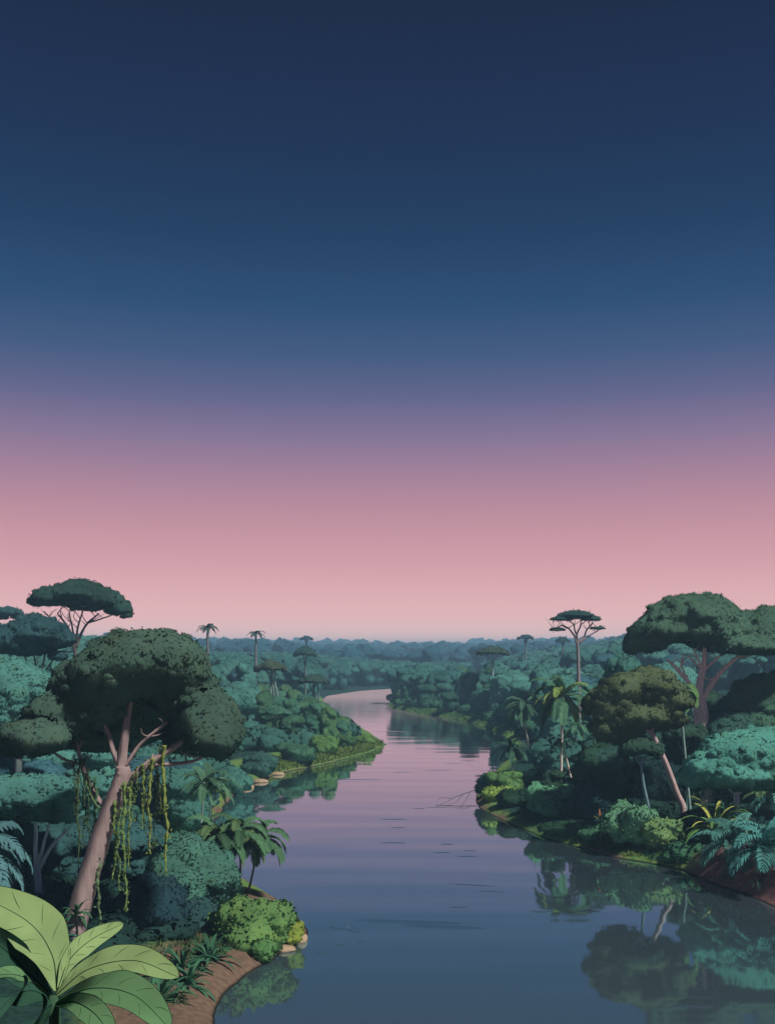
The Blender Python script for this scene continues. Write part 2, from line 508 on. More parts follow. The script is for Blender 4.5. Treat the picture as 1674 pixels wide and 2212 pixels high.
def bush(name, label, xd, yd, Y, rx, ry, col, leaf=.28, seed=1, nl=7, cat='bush', group=None, dens=1.6, dY=0, flat=.9, tilt=.6, aspect=.6, rough=.12, blend=.25):
    """a bush centred on the bearing, its foot on the ground"""
    c = P(xd, yd, Y); k = Y/F
    z = gz(c[0], c[1])
    o = root(name, (c[0], c[1], z), label, cat, group)
    rs = np.random.RandomState(seed); RX = rx*k; RZ = ry*k
    zc = c[2]-z
    L = [(0, 0, zc, RX*.62, RX*.55, RZ*.8)]
    for i in range(nl):
        a = i*2.4+rs.uniform(-.4, .4); q = rs.uniform(.45, .72)
        h = rs.uniform(-.5, .45)
        s = rs.uniform(.32, .5)
        L.append((math.cos(a)*RX*q, math.sin(a)*RX*q*.8, zc+h*RZ, RX*s, RX*s*.9, RZ*s*1.15))
    # skirt down to the ground
    if zc-RZ*.7 > 0.1:
        L.append((0, 0, zc*.5, RX*.7, RX*.6, zc*.55))
    link('foliage', crown_buf(L, leaf, dens, seed, sub=3, flat=flat, rough=rough, tilt=tilt, aspect=aspect, blend=blend, puffs=45, psize=.5).mesh('foliage', M['foliage'], True), o, col)
    b = Buf()
    for i in range(4):
        a = i*1.7
        limb(b, [(0, 0, -.3), (math.cos(a)*RX*.2, math.sin(a)*RX*.2, zc*.6), (math.cos(a)*RX*.4, math.sin(a)*RX*.4, zc+RZ*.2)], .05+.012*RX, .02, 8, 6, 0, i)
    link('stem', b.mesh('stem', M['bark']), o, (.12, .09, .07))
    return o

# ================================================================== SETTING
def axis(spec):
    out = []
    for a, b, s in spec: out += list(np.arange(a, b, s))
    return np.array(out+[spec[-1][1]], float)
ys = axis([(-400, -40, 40), (-40, 0, 4), (0, 40, 1.2), (40, 150, .6), (150, 260, 1.3), (260, 560, 3), (560, 900, 15), (900, 3000, 60)])
xs = axis([(-2400, -700, 100), (-700, -200, 20), (-200, -90, 5), (-90, -40, 1.6), (-40, 75, .6), (75, 130, 2), (130, 300, 8), (300, 700, 25), (700, 2400, 100)])
X, Yg = np.meshgrid(xs, ys)
Z = ground(X.ravel(), Yg.ravel())
nx, ny = len(xs), len(ys)
I = (np.arange(ny-1)[:, None]*nx+np.arange(nx-1)[None]).ravel()
b = Buf(); b.add(np.stack([X.ravel(), Yg.ravel(), Z], 1), f4=np.stack([I, I+1, I+1+nx, I+nx], 1))

xf, yf = X.ravel(), Yg.ravel(); sdf = river_sd(xf, yf)+.5*sines(xf, yf, 4, 5)+.6*sines(xf, yf, 11, 7)
lin = lambda v, a, b_: np.clip((v-a)/(b_-a), 0, 1)
near_left = lin(-xf, -3, 2)*lin(-yf, -84, -78)
near_right = lin(xf, 12, 16)*lin(-yf, -150, -140)
red = lin(xf, 21, 24)*lin(-yf, -93, -90)
spit = np.exp(-((xf-19.5)/4)**2-((yf-98)/6)**2)
sandw = np.where(near_left > .5, lin(-sdf, -6.5, -5), lin(-sdf, -.6, -.3)*lin(-yf, -190, -150)*(near_right < .5))
sandw = np.maximum(sandw, lin(spit, .5, .7)*lin(-sdf, -1.6, -.9))
gwid = np.where(near_left > .5, 5.5, np.where(near_right > .5, .2+spit*7, np.where(xf > 15, np.where(yf < 235, 1.5, 6.0), np.where(yf > 385, 1.5, 10.0))))
grassw = lin(-(sdf-gwid), -1.5, 0)*(yf < 405)
zone = np.stack([sandw, grassw, red, np.ones_like(red)], 1)
gmesh = b.mesh('ground', None)
at_ = gmesh.color_attributes.new('zone', 'FLOAT_COLOR', 'POINT'); at_.data.foreach_set('color', zone.ravel())
m, nt, out = newmat('bank_and_forest_floor')
geo = N(nt, 'ShaderNodeNewGeometry')
def mr(src, a, b, c, d):
    r = N(nt, 'ShaderNodeMapRange'); r.inputs[1].default_value = a; r.inputs[2].default_value = b; r.inputs[3].default_value = c; r.inputs[4].default_value = d
    nt.links.new(src, r.inputs[0]); return r.outputs[0]
za = N(nt, 'ShaderNodeAttribute'); za.attribute_name = 'zone'; zs = N(nt, 'ShaderNodeSeparateColor'); nt.links.new(za.outputs['Color'], zs.inputs[0])
sep = N(nt, 'ShaderNodeSeparateXYZ'); nt.links.new(geo.outputs['Position'], sep.inputs[0])
ns2 = N(nt, 'ShaderNodeTexNoise'); ns2.inputs['Scale'].default_value = 2.6; ns2.inputs['Detail'].default_value = 8
nt.links.new(geo.outputs['Position'], ns2.inputs['Vector'])
f01 = mr(ns2.outputs[0], .4, .6, 0, 1)
sand = mixc(nt, f01, (.11, .072, .052, 1), (.155, .10, .068, 1))
grass_c = mixc(nt, f01, (.07, .15, .045, 1), (.13, .20, .05, 1))
soil = mixc(nt, f01, (.012, .03, .024, 1), (.02, .05, .04, 1))
redc = mixc(nt, f01, (.13, .07, .064, 1), (.21, .11, .10, 1))
c1 = mixc(nt, zs.outputs[1], soil, grass_c); c2 = mixc(nt, zs.outputs[0], c1, sand); c3 = mixc(nt, zs.outputs[2], c2, redc)
wet = mixc(nt, mr(sep.outputs['Z'], .03, .14, 0, 1), (.012, .012, .010, 1), c3)
soft_flat(nt, out, wet, .3)
gmesh.materials.append(m); M['ground'] = m
tag(link('ground', gmesh), None, None, kind='structure')

# ---- water
m, nt, out = newmat('river_water')
geo = N(nt, 'ShaderNodeNewGeometry')
def wnoise(sx, sy, det):
    mp = N(nt, 'ShaderNodeMapping'); mp.inputs['Scale'].default_value = (sx, sy, 1)
    n = N(nt, 'ShaderNodeTexNoise'); n.inputs['Scale'].default_value = 1; n.inputs['Detail'].default_value = det
    nt.links.new(geo.outputs['Position'], mp.inputs[0]); nt.links.new(mp.outputs[0], n.inputs['Vector']); return n.outputs[0]
a0 = wnoise(.06, .42, 1); b2 = wnoise(.05, .20, 0)
am = N(nt, 'ShaderNodeMath'); am.operation = 'MULTIPLY'; am.inputs[1].default_value = .35; nt.links.new(a0, am.inputs[0]); a = am.outputs[0]
ad = N(nt, 'ShaderNodeMath'); ad.operation = 'MULTIPLY_ADD'; nt.links.new(b2, ad.inputs[0]); ad.inputs[1].default_value = 2.5; nt.links.new(a, ad.inputs[2])
bp = N(nt, 'ShaderNodeBump'); bp.inputs['Strength'].default_value = 1; bp.inputs['Distance'].default_value = .018
nt.links.new(ad.outputs[0], bp.inputs['Height'])
gl = N(nt, 'ShaderNodeBsdfGlossy'); gl.inputs['Color'].default_value = (.93, .97, 1, 1); gl.inputs['Roughness'].default_value = .02
df = N(nt, 'ShaderNodeBsdfDiffuse'); df.inputs['Color'].default_value = (.05, .066, .056, 1)
mx = N(nt, 'ShaderNodeMixShader')
# the upper reach is ruffled by the breeze, the pool near the camera is calm
wsep = N(nt, 'ShaderNodeSeparateXYZ'); nt.links.new(geo.outputs['Position'], wsep.inputs[0])
wr = N(nt, 'ShaderNodeMapRange'); wr.inputs[1].default_value = 150; wr.inputs[2].default_value = 420; wr.inputs[3].default_value = .038; wr.inputs[4].default_value = .15
nt.links.new(wsep.outputs['Y'], wr.inputs[0]); nt.links.new(wr.outputs[0], gl.inputs['Roughness'])
lw = N(nt, 'ShaderNodeLayerWeight'); lw.inputs['Blend'].default_value = .5
tmap = N(nt, 'ShaderNodeMapRange'); tmap.inputs[1].default_value = .74; tmap.inputs[2].default_value = .95
fmap = N(nt, 'ShaderNodeMapRange'); fmap.inputs[1].default_value = .64; fmap.inputs[2].default_value = .91; fmap.inputs[3].default_value = .28; fmap.inputs[4].default_value = .98

# pink sky reflection painted into the diffuse colour of the upper bend
sky_pink = N(nt, 'ShaderNodeMapRange'); sky_pink.inputs[1].default_value = 250; sky_pink.inputs[2].default_value = 420
nt.links.new(wsep.outputs['Y'], sky_pink.inputs[0]); nt.links.new(mixc(nt, sky_pink.outputs[0], (.040, .058, .070, 1), (.58, .40, .42, 1)), df.inputs['Color'])
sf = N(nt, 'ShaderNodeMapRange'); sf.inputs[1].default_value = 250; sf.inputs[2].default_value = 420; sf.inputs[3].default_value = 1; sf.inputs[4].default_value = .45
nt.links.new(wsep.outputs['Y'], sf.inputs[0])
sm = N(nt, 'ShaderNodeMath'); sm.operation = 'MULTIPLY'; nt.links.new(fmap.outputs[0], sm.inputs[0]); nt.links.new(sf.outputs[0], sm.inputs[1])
nt.links.new(lw.outputs['Facing'], fmap.inputs[0]); nt.links.new(lw.outputs['Facing'], tmap.inputs[0])
nt.links.new(mixc(nt, tmap.outputs[0], (.66, .95, .98, 1), (1, 1, 1, 1)), gl.inputs['Color'])
nt.links.new(bp.outputs[0], gl.inputs['Normal'])
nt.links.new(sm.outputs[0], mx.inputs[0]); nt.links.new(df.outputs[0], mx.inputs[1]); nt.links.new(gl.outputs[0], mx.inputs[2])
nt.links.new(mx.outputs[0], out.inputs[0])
M['water'] = m
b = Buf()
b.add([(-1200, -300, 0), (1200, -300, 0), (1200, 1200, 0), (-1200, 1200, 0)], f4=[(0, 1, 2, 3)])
def ripple(xd, yd, lend, wid, ang=0, curve=0, hgt=.028):
    """a small low wavelet lying on the water"""
    x, y = W(xd, yd); L = lend/F*y/2
    n = 22; t = np.linspace(-1, 1, n)
    cx = x+t*L*math.cos(ang)-curve*(t**2)*L*math.sin(ang); cy = y+t*L*math.sin(ang)+curve*(t**2)*L
    w = wid*(1-t**2)**.7+.004
    d = np.gradient(np.stack([cx, cy], 1), axis=0); d /= np.linalg.norm(d, axis=1)[:, None]; nrm = np.stack([-d[:, 1], d[:, 0]], 1)
    rows = []
    for s, z in ((-1, .004), (-.3, .4), (.3, .72), (.8, 1), (.8, 1), (1, .004)):
        rows.append(np.stack([cx+nrm[:, 0]*w*s, cy+nrm[:, 1]*w*s, np.maximum(.004, hgt*z*(1-t**2)**.5)], 1))
    V = np.stack(rows, 1).reshape(-1, 3)
    q = [(i*6+j, (i+1)*6+j, (i+1)*6+j+1, i*6+j+1) for i in range(n-1) for j in (0, 1, 2, 4)]
    b.add(V, f4=q)
for r_ in [(1018,1912,105,.10,-.25),(1060,1926,60,.09,-.2),(1500,2154,80,.10,-.25),(1495,2175,95,.16,-.2),(990,1960,40,.08,0),
           (905,1747,28,.14,0),(945,1744,50,.12,-.05),(850,1770,60,.22,0),(860,1788,34,.15,0),(850,1821,58,.2,-.05),(965,1824,28,.2,-.05),(1010,1850,45,.14,0),(955,1842,40,.17,0),
           (1015,1838,30,.1,0),(945,1664,60,.4,.1),(900,1609,130,.45,0),(980,1650,40,.3,0),(770,1684,120,.25,.05),(870,1668,40,.3,.3),(840,1580,90,.5,0),(800,1532,70,1.0,.1),
           (880,1991,240,.55,-.12),(960,2002,180,.5,-.15),(1200,1852,50,.12,-.05),(1330,1885,40,.12,0),(1250,1810,44,.12,-.1)]:
    ripple(*r_)
for r_ in [(722,2005,60,.05,-.9,.35),(755,2010,70,.06,-1.1,.45),(735,2042,30,.05,.5,.1),(780,2035,20,.05,.5,.1),(695,2060,26,.05,.4,.1)]:
    ripple(*r_)
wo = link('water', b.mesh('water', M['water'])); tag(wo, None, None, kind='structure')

# ================================================================== FOREST
TEAL = (.05, .145, .118); TEALB = (.064, .185, .155); DKGREEN = (.028, .062, .042); MIDG = (.05, .12, .06); OLIVE = (.07, .10, .05); CROWN = (.05, .092, .068)
DUSK = (.022, .055, .05); BLUEG = (.034, .095, .115); YG = (.13, .22, .05)

def proto_lobes(rs, R, Hc, kind):
    if kind == 'dome':
        L = [(0, 0, 0, R*.75, R*.75, Hc*.75)]
        for i in range(8):
            a = i*2.4; q = rs.uniform(.35, .68); L.append((math.cos(a)*R*q, math.sin(a)*R*q, rs.uniform(-.35, .3)*Hc, R*rs.uniform(.32, .48), R*rs.uniform(.32, .48), Hc*rs.uniform(.35, .55)))
    elif kind == 'umbrella':
        L = [(0, 0, Hc*.15, R*.62, R*.62, Hc*.4)]
        for i in range(9):
            a = i*2.4; q = rs.uniform(.5, .78); L.append((math.cos(a)*R*q, math.sin(a)*R*q, rs.uniform(-.25, .1)*Hc, R*rs.uniform(.25, .36), R*rs.uniform(.25, .36), Hc*rs.uniform(.22, .32)))
    else:   # tall
        L = [(0, 0, -.1*Hc, R*.7, R*.7, Hc)]
        for i in range(9):
            a = i*2.4; q = rs.uniform(.3, .6); L.append((math.cos(a)*R*q, math.sin(a)*R*q, rs.uniform(-.7, .6)*Hc, R*rs.uniform(.3, .45), R*rs.uniform(.3, .45), Hc*rs.uniform(.3, .45)))
    return L

protos = {}
rs = np.random.RandomState(3)
for kind, R, Hc, n in (('dome', 4.6, 3.4, 6), ('tall', 3.6, 4.6, 3), ('umbrella', 5.4, 3.0, 3)):
    for i in range(n):
        zc = 8.0
        L = [(a, b_, c+zc, d, e, f) for a, b_, c, d, e, f in proto_lobes(rs, R, Hc, kind)]
        if kind != 'umbrella': L += [(rs.uniform(-.8, .8), rs.uniform(-.8, .8), 4.6, R*.72, R*.72, 3.2), (rs.uniform(-1, 1), rs.uniform(-1, 1), 2.0, R*.62, R*.62, 2.4), (R*.4, -R*.5, 3.4, R*.36, R*.36, 2.4), (-R*.5, -R*.35, 3.2, R*.34, R*.34, 2.2)]
        cm = crown_buf(L, .34, .8, 100+len(protos), sub=3, flat=.75 if kind != 'umbrella' else .4, rough=.13, puffs=75, psize=.36, blend=.24, tilt=.45).mesh('crown', M['foliage'], True)
        b = Buf()
        limb(b, [(0, 0, -1.5), (rs.uniform(-.3, .3), 0, 4), (rs.uniform(-.4, .4), 0, zc)], .3, .16, 12, 7, .06, i)
        for q in range(4):
            a_ = q*1.6+i; limb(b, [(0, 0, 4.5+.3*q), (math.cos(a_)*R*.3, math.sin(a_)*R*.3, 6.3), (math.cos(a_)*R*.55, math.sin(a_)*R*.55, zc)], .14, .05, 8, 5, 0, q)
        protos[(kind, i)] = (cm, b.mesh('trunk', M['bark']))

# clearings and hero spots: forest trees keep away from these (x, y, radius)
KEEP = []
def capz(sky, xd, Y):
    if sky is None: return 99.
    yc = float(np.interp(xd, [p[0] for p in sky], [p[1] for p in sky]))
    if Y > 640: yc += 5*math.sin(xd/31.+Y/160.)+4*math.sin(xd/13.+Y/90.)+4*math.sin(xd/67.+Y/300.)
    x = (xd-HX)/F*Y
    return H-(yc-HY)/F*Y-gz(x, Y)
def forest(name, zone, n, ylim, label, group, cols, kinds, scale, seed, spacing, mind=3.0, cat='tree', sky=None):
    """individual trees scattered over one stretch of bank"""
    rs = np.random.RandomState(seed); got = []; tries = 0
    while len(got) < n and tries < n*400:
        tries += 1
        xd0, xd1 = zone
        Y = math.sqrt(rs.uniform(ylim[0]**2, ylim[1]**2)); xd = rs.uniform(xd0, xd1); x = (xd-HX)/F*Y
        if float(river_sd(np.array([x]), np.array([Y]))[0]) < mind: continue
        if any((x-k[0])**2+(Y-k[1])**2 < k[2]**2 for k in KEEP): continue
        hcap = capz(sky, xd, Y)*rs.uniform(.86, 1.0)
        if hcap/12.3 < .3: continue
        if any((x-k[0])**2+(Y-k[1])**2 < (spacing*.5*(k[2]+1))**2 for k in ALL): continue
        got.append((x, Y)); ALL.append((x, Y, 1.0))
        d = float(river_sd(np.array([x]), np.array([Y]))[0])
        s = scale*rs.uniform(.8, 1.2)*min(1, .55+d/22.)
        kd = kinds[rs.randint(len(kinds))]; opts = [q for q in protos if q[0] == kd]; cm, tm = protos[opts[rs.randint(len(opts))]]
        hs = min(s*rs.uniform(.85, 1.15), hcap/12.3); s = min(s, max(hs*1.35, .5))
        o = root(name, (x, Y, gz(x, Y)), label, cat, group)
        o.rotation_euler = (0, 0, rs.uniform(0, 6.28)); o.scale = (s, s, hs)
        c = np.array(cols[rs.randint(len(cols))])*rs.uniform(.85, 1.15)
        t = link('trunk', tm, o, (.2, .17, .15)); link('crown', cm, o, c)
    return got
ALL = []
for k in [(-18.5, 60, 9), (30, 82, 9), (33, 95, 9), (28, 112, 5), (40, 130, 6), (-4, 66, 14), (-12, 72, 9), (17, 130, 7), (22, 150, 7)]: KEEP.append(k)

SKY_L = [(-60, 1425), (300, 1425), (420, 1398), (560, 1412), (600, 1455), (640, 1492), (700, 1516), (760, 1556), (815, 1590), (845, 1612)]
SKY_NL = [(-60, 1500), (120, 1560), (300, 1600), (500, 1640), (600, 1660)]
SKY_P = [(836, 1508), (870, 1482), (905, 1462), (940, 1448), (1000, 1430), (1130, 1405)]
SKY_R = [(1040, 1500), (1100, 1425), (1180, 1395), (1300, 1380), (1750, 1380)]
SKY_J = [(1040, 1690), (1100, 1672), (1180, 1665), (1250, 1640), (1300, 1580), (1400, 1545), (1480, 1535), (1560, 1500), (1760, 1445)]
forest('riverside_tree', (560, 850), 44, (188, 320), 'small mid green tree on the left grassy point', 'green trees on the left point', [MIDG, (.04, .10, .055), (.065, .14, .06), (.045, .125, .08)], ['dome', 'tall'], .62, 13, 4.7, 3.0, sky=SKY_L)
forest('forest_tree', (-60, 560), 42, (100, 180), 'rounded teal tree in the wooded slope behind the big leaning umbrella tree', 'teal trees behind the big leaning tree', [TEAL, TEALB, TEAL, BLUEG], ['dome', 'dome', 'tall'], .85, 11, 6.2, 2, sky=SKY_NL)
forest('forest_tree', (80, 800), 72, (180, 330), 'teal green tree on the forested left bank above the middle bend', 'trees on the left bank above the bend', [TEAL, TEAL, BLUEG, TEAL], ['dome', 'dome', 'tall'], .95, 12, 6.8, 3, sky=SKY_L)
forest('forest_tree', (1060, 1460), 46, (160, 330), 'teal tree on the slope below the tall slender umbrella tree', 'teal trees on the right slope', [TEAL, TEAL, TEALB, BLUEG], ['dome', 'dome', 'tall'], 1.05, 14, 6.8, 4, sky=SKY_R)
forest('promontory_tree', (840, 1130), 62, (240, 430), 'dark green tree on the curved promontory of the right bank', 'dark trees on the right promontory', [(.03, .085, .05), (.025, .07, .05), (.05, .11, .04), (.035, .10, .08)], ['dome', 'tall'], .8, 15, 5.2, 2.2, sky=SKY_P)
forest('jungle_tree', (1180, 1760), 32, (117, 172), 'shadowy dark green tree in the thick jungle of the near right bank', 'dark trees of the near right bank', [DKGREEN, DUSK, (.03, .075, .06), DKGREEN], ['dome', 'tall'], .95, 16, 6.2, 5, sky=SKY_J)
forest('jungle_tree', (-120, 330), 14, (72, 100), 'dark teal understorey tree behind the pale forked trunk', 'understorey trees behind the pale trunk', [DUSK, (.03, .08, .08), DUSK], ['dome'], .6, 17, 5.0, 5, sky=[(-120, 1700), (330, 1760)])

# far woods: nobody could count these
def far_forest(name, label, n, zone, ylim, col, seed, s0, s1, mind=4, leafk=1, sky=None):
    rs = np.random.RandomState(seed); buf = Buf()
    vs = []
    for q in range(7):
        L = proto_lobes(rs, 4.8, 3.8, ['dome', 'tall', 'dome', 'umbrella'][q % 4])
        L = [(a, b_, c+7.5, d, e, f) for a, b_, c, d, e, f in L][:7]
        L.append((0, 0, 3.8, 3.0, 3.0, 4.2))
        vb = crown_buf(L, .8, .45*leafk, 300+q+seed, sub=2, flat=.8, rough=.15, puffs=14, psize=.5, psub=1)
        vs.append((np.concatenate(vb.v), np.concatenate(vb.n), np.concatenate(vb.f3), np.concatenate(vb.f4)))
    Y = np.sqrt(rs.uniform(ylim[0]**2, ylim[1]**2, n)); xd = rs.uniform(zone[0], zone[1], n); x = (xd-HX)/F*Y
    sd = river_sd(x, Y); k = sd > mind
    x, Y, xd = x[k], Y[k], xd[k]; z = ground(x, Y)
    for i in range(len(x)):
        v, nn, f3, f4 = vs[rs.randint(7)]
        s = s0+(s1-s0)*(Y[i]-ylim[0])/(ylim[1]-ylim[0]); s *= rs.uniform(.75, 1.25); hs = s*rs.uniform(.8, 1.15)*(1+.25*(rs.rand() < .06))
        hs = min(hs, capz(sky, xd[i], Y[i])*rs.uniform(.93, 1.0)/12.); s = min(s, hs*1.5)
        if hs < .2: continue
        a = rs.uniform(0, 6.28); R = np.array([[math.cos(a), -math.sin(a), 0], [math.sin(a), math.cos(a), 0], [0, 0, 1]])
        buf.add((v*[s, s, hs])@R.T+[x[i], Y[i], z[i]-.5], nn@R.T, f3, f4)
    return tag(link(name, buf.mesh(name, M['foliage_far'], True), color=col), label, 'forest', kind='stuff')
far_forest('riverbank_forest', 'dense teal forest covering the far left bank beyond the bend', 620, (300, 1000), (330, 640), (.035, .11, .092), 21, 1.0, 1.3, sky=[(300, 1400), (560, 1398), (660, 1402), (760, 1414), (900, 1424), (1000, 1424)])
far_forest('hillside_forest', 'dense teal forest covering the high right slope', 420, (1050, 1750), (300, 640), (.04, .12, .10), 22, 1.1, 1.5, sky=[(1050, 1425), (1100, 1408), (1200, 1390), (1350, 1368), (1750, 1365)])
far_forest('left_hillside_forest', 'dense forest behind the trees of the far left edge', 420, (-40, 430), (170, 640), TEAL, 25, 1.1, 1.6, sky=[(-40, 1345), (200, 1358), (370, 1370), (430, 1385)])
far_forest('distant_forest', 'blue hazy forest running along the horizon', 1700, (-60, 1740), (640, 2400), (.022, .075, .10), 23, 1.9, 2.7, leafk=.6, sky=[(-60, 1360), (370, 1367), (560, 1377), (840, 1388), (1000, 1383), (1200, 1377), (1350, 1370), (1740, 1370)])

def undergrowth(name, label, n, zone, ylim, cols, seed, s0, s1, mind, sky=None, leaf=.3):
    """low tangled cover between the trees"""
    rs = np.random.RandomState(seed); vs = []
    for q in range(6):
        L = [(0, 0, .5, 1.2, 1.2, .8)]+[(math.cos(i*2.1)*rs.uniform(.6, 1.1), math.sin(i*2.1)*rs.uniform(.6, 1.1), rs.uniform(.2, .7), rs.uniform(.45, .7), rs.uniform(.45, .7), rs.uniform(.4, .8)) for i in range(5)]
        vb = crown_buf(L, leaf, .8, 500+q+seed, sub=2, flat=1., rough=.15, tilt=.9, blend=.4)
        vs.append((np.concatenate(vb.v), np.concatenate(vb.n), np.concatenate(vb.f3), np.concatenate(vb.f4)))
    Y = np.sqrt(rs.uniform(ylim[0]**2, ylim[1]**2, n)); xd = rs.uniform(zone[0], zone[1], n); x = (xd-HX)/F*Y
    k = river_sd(x, Y) > mind; x, Y, xd = x[k], Y[k], xd[k]; z = ground(x, Y); buf = Buf()
    for i in range(len(x)):
        v, nn, f3, f4 = vs[rs.randint(6)]; s = rs.uniform(s0, s1); hs = min(s*rs.uniform(.7, 1.2), capz(sky, xd[i], Y[i])/1.4)
        if hs < .1: continue
        a = rs.uniform(0, 6.28); R = np.array([[math.cos(a), -math.sin(a), 0], [math.sin(a), math.cos(a), 0], [0, 0, 1]])
        buf.add((v*[s, s, hs])@R.T+[x[i], Y[i], z[i]-.15], nn@R.T, f3, f4)
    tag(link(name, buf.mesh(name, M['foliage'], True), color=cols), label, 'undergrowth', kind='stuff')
undergrowth('undergrowth', 'teal undergrowth filling the gaps between the trees of the left bank', 620, (-40, 840), (100, 300), (.035, .10, .08), 31, 1.6, 3.0, 7, SKY_L)
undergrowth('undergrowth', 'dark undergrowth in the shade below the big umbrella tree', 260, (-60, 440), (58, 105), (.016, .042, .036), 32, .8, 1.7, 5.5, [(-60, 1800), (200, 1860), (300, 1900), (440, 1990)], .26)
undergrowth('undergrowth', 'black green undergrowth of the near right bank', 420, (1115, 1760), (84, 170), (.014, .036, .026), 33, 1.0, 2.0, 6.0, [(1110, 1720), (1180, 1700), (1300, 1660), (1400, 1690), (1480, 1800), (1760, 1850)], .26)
undergrowth('undergrowth', 'teal undergrowth on the open slope behind the right bank palms', 420, (1185, 1480), (150, 300), (.035, .105, .085), 35, 1.5, 3.2, 4, [(1180, 1560), (1200, 1520), (1230, 1490), (1480, 1450)])
undergrowth('undergrowth', 'green undergrowth along the foot of the promontory trees', 420, (840, 1400), (220, 440), (.03, .085, .05), 34, 1.3, 2.6, 2.2, SKY_P+[(1400, 1405)])

# ================================================================== LEFT HERO TREES
PINKBARK = (.31, .22, .21); COOLBARK = (.48, .60, .64)
big = sketch_tree('umbrella_tree', 'huge dark umbrella tree with leaning pink trunk hung with vines', 'tree', 60.5, 140.,
  ([(140, 2080), (182, 1930), (222, 1800), (262, 1690), (266, 1655)], 27, 15),
  [([(262, 1672), (266, 1620), (274, 1560), (288, 1490)], 13, 5), ([(262, 1665), (245, 1620), (232, 1580), (218, 1545)], 7, 2.5), ([(268, 1660, 0), (300, 1612), (330, 1585), (362, 1560)], 5, 2.5),
   ([(254, 1712), (300, 1668), (350, 1632), (410, 1590)], 12, 5), ([(330, 1652), (380, 1650), (430, 1640), (475, 1610)], 5, 2.5), ([(235, 1750, .5), (205, 1715, 1), (180, 1660, 1), (165, 1600, 1)], 7, 4),
   ([(172, 1650, 1), (140, 1640, 1), (110, 1620, 1), (80, 1590, 1)], 3.5, 2)],
  [(320, 1432, 118, 74, 0), (235, 1462, 92, 66, 0), (398, 1455, 55, 62, 0), (400, 1500, 70, 58, 1), (452, 1560, 72, 70, 0), (465, 1600, 55, 42, -1), (150, 1462, 38, 36, 1), (185, 1500, 70, 48, .6),
   (300, 1515, 120, 62, 3.6), (110, 1535, 48, 36, 0), (80, 1595, 72, 44, -.5), (160, 1575, 88, 50, 2.4), (235, 1565, 80, 42, 4.2), (345, 1560, 82, 44, 4.2), (40, 1600, 38, 38, 0), (410, 1600, 60, 40, 3.2), (130, 1560, 75, 44, 1), (210, 1530, 90, 56, 1), (250, 1592, 90, 38, 4.6), (200, 1600, 60, 32, 4)],
  CROWN, PINKBARK, puffs=190, psize=.3, leaf=.21, dens=1.25, seed=2, depth=.7, flat=.85, twigs=3, rough=.07)
KEEPY = 60.5

def vine(label, x0, y0, y1, dY, thick=2.6, sway=6, seed=0, col=(.16, .22, .05)):
    rs = np.random.RandomState(seed); Y = KEEPY+dY
    top = P(x0, y0, Y); bot = P(x0+rs.uniform(-sway, sway), y1, Y)
    o = root('hanging_vine', top, label, 'vine', 'vines hanging from the umbrella tree')
    n = 60; t = np.linspace(0, 1, n)[:, None]
    p = (bot-top)*t+np.stack([(.04*np.sin(t[:, 0]*19+seed)+.06*np.sin(t[:, 0]*7+seed*2)), .07*np.sin(t[:, 0]*11), 0*t[:, 0]], 1)
    k = Y/F; b = Buf(); r = thick*k*(1+.35*np.sin(np.linspace(0, 70, n)+seed))*np.linspace(1, .5, n)
    tube(b, p, r, 7, .15, seed)
    p2 = p+np.stack([.1*np.sin(t[:, 0]*31+1), .1*np.cos(t[:, 0]*31+1), 0*t[:, 0]], 1); tube(b, p2[:int(n*.8)], (r*.55)[:int(n*.8)], 6, .1, seed+1)
    link('stem', b.mesh('stem', M['vine']), o, col)
    lf = Buf(); m_ = int(48*(y1-y0)/200)
    C = p[rs.randint(0, n, m_)]+rs.normal(size=(m_, 3))*[.10, .10, .05]; Nn = unit(rs.normal(size=(m_, 3))+[.5, -.8, .5])
    leaves(lf, C, Nn, .19, rs, .6, .5)
    link('leaves', lf.mesh('leaves', M['vine'], True), o, np.array(col)*.8)
    return o
vine('dark thin vine hanging leftmost under the umbrella crown', 170, 1640, 1880, .8, 2.4, 3, 1, (.07, .10, .04))
vine('dark vine hanging beside the leftmost one, ending in the shade', 183, 1640, 1830, .9, 2.2, 3, 2, (.06, .09, .04))
vine('green vine hanging close along the left of the pink trunk', 206, 1680, 1830, .6, 2.6, 3, 3, (.07, .15, .07))
vine('thick yellow green vine hanging low just right of the pink trunk', 268, 1690, 1968, -.8, 3.6, 4, 4, (.15, .23, .07))
vine('yellow green vine forking beside the thick one, right of the trunk', 250, 1730, 1900, -.7, 3.2, 5, 5, (.15, .22, .06))
vine('short yellow green vine hanging midway under the right branch', 308, 1650, 1790, -.4, 2.6, 3, 6, (.14, .19, .05))
vine('yellow vine with round pods hanging under the right branch', 326, 1638, 1845, -.4, 3.2, 4, 7, (.19, .23, .06))
vine('long bright yellow vine hanging rightmost from the right branch', 354, 1610, 1885, -.3, 3.3, 8, 8, (.21, .25, .06))
vine('slender vine dropping from the crown between the two yellow ones', 339, 1640, 1830, .3, 1.8, 4, 9, (.09, .13, .05))
vine('straight pale green vine reaching the ground right of the trunk', 213, 1830, 2010, -.4, 3.0, 5, 10, (.12, .19, .09))
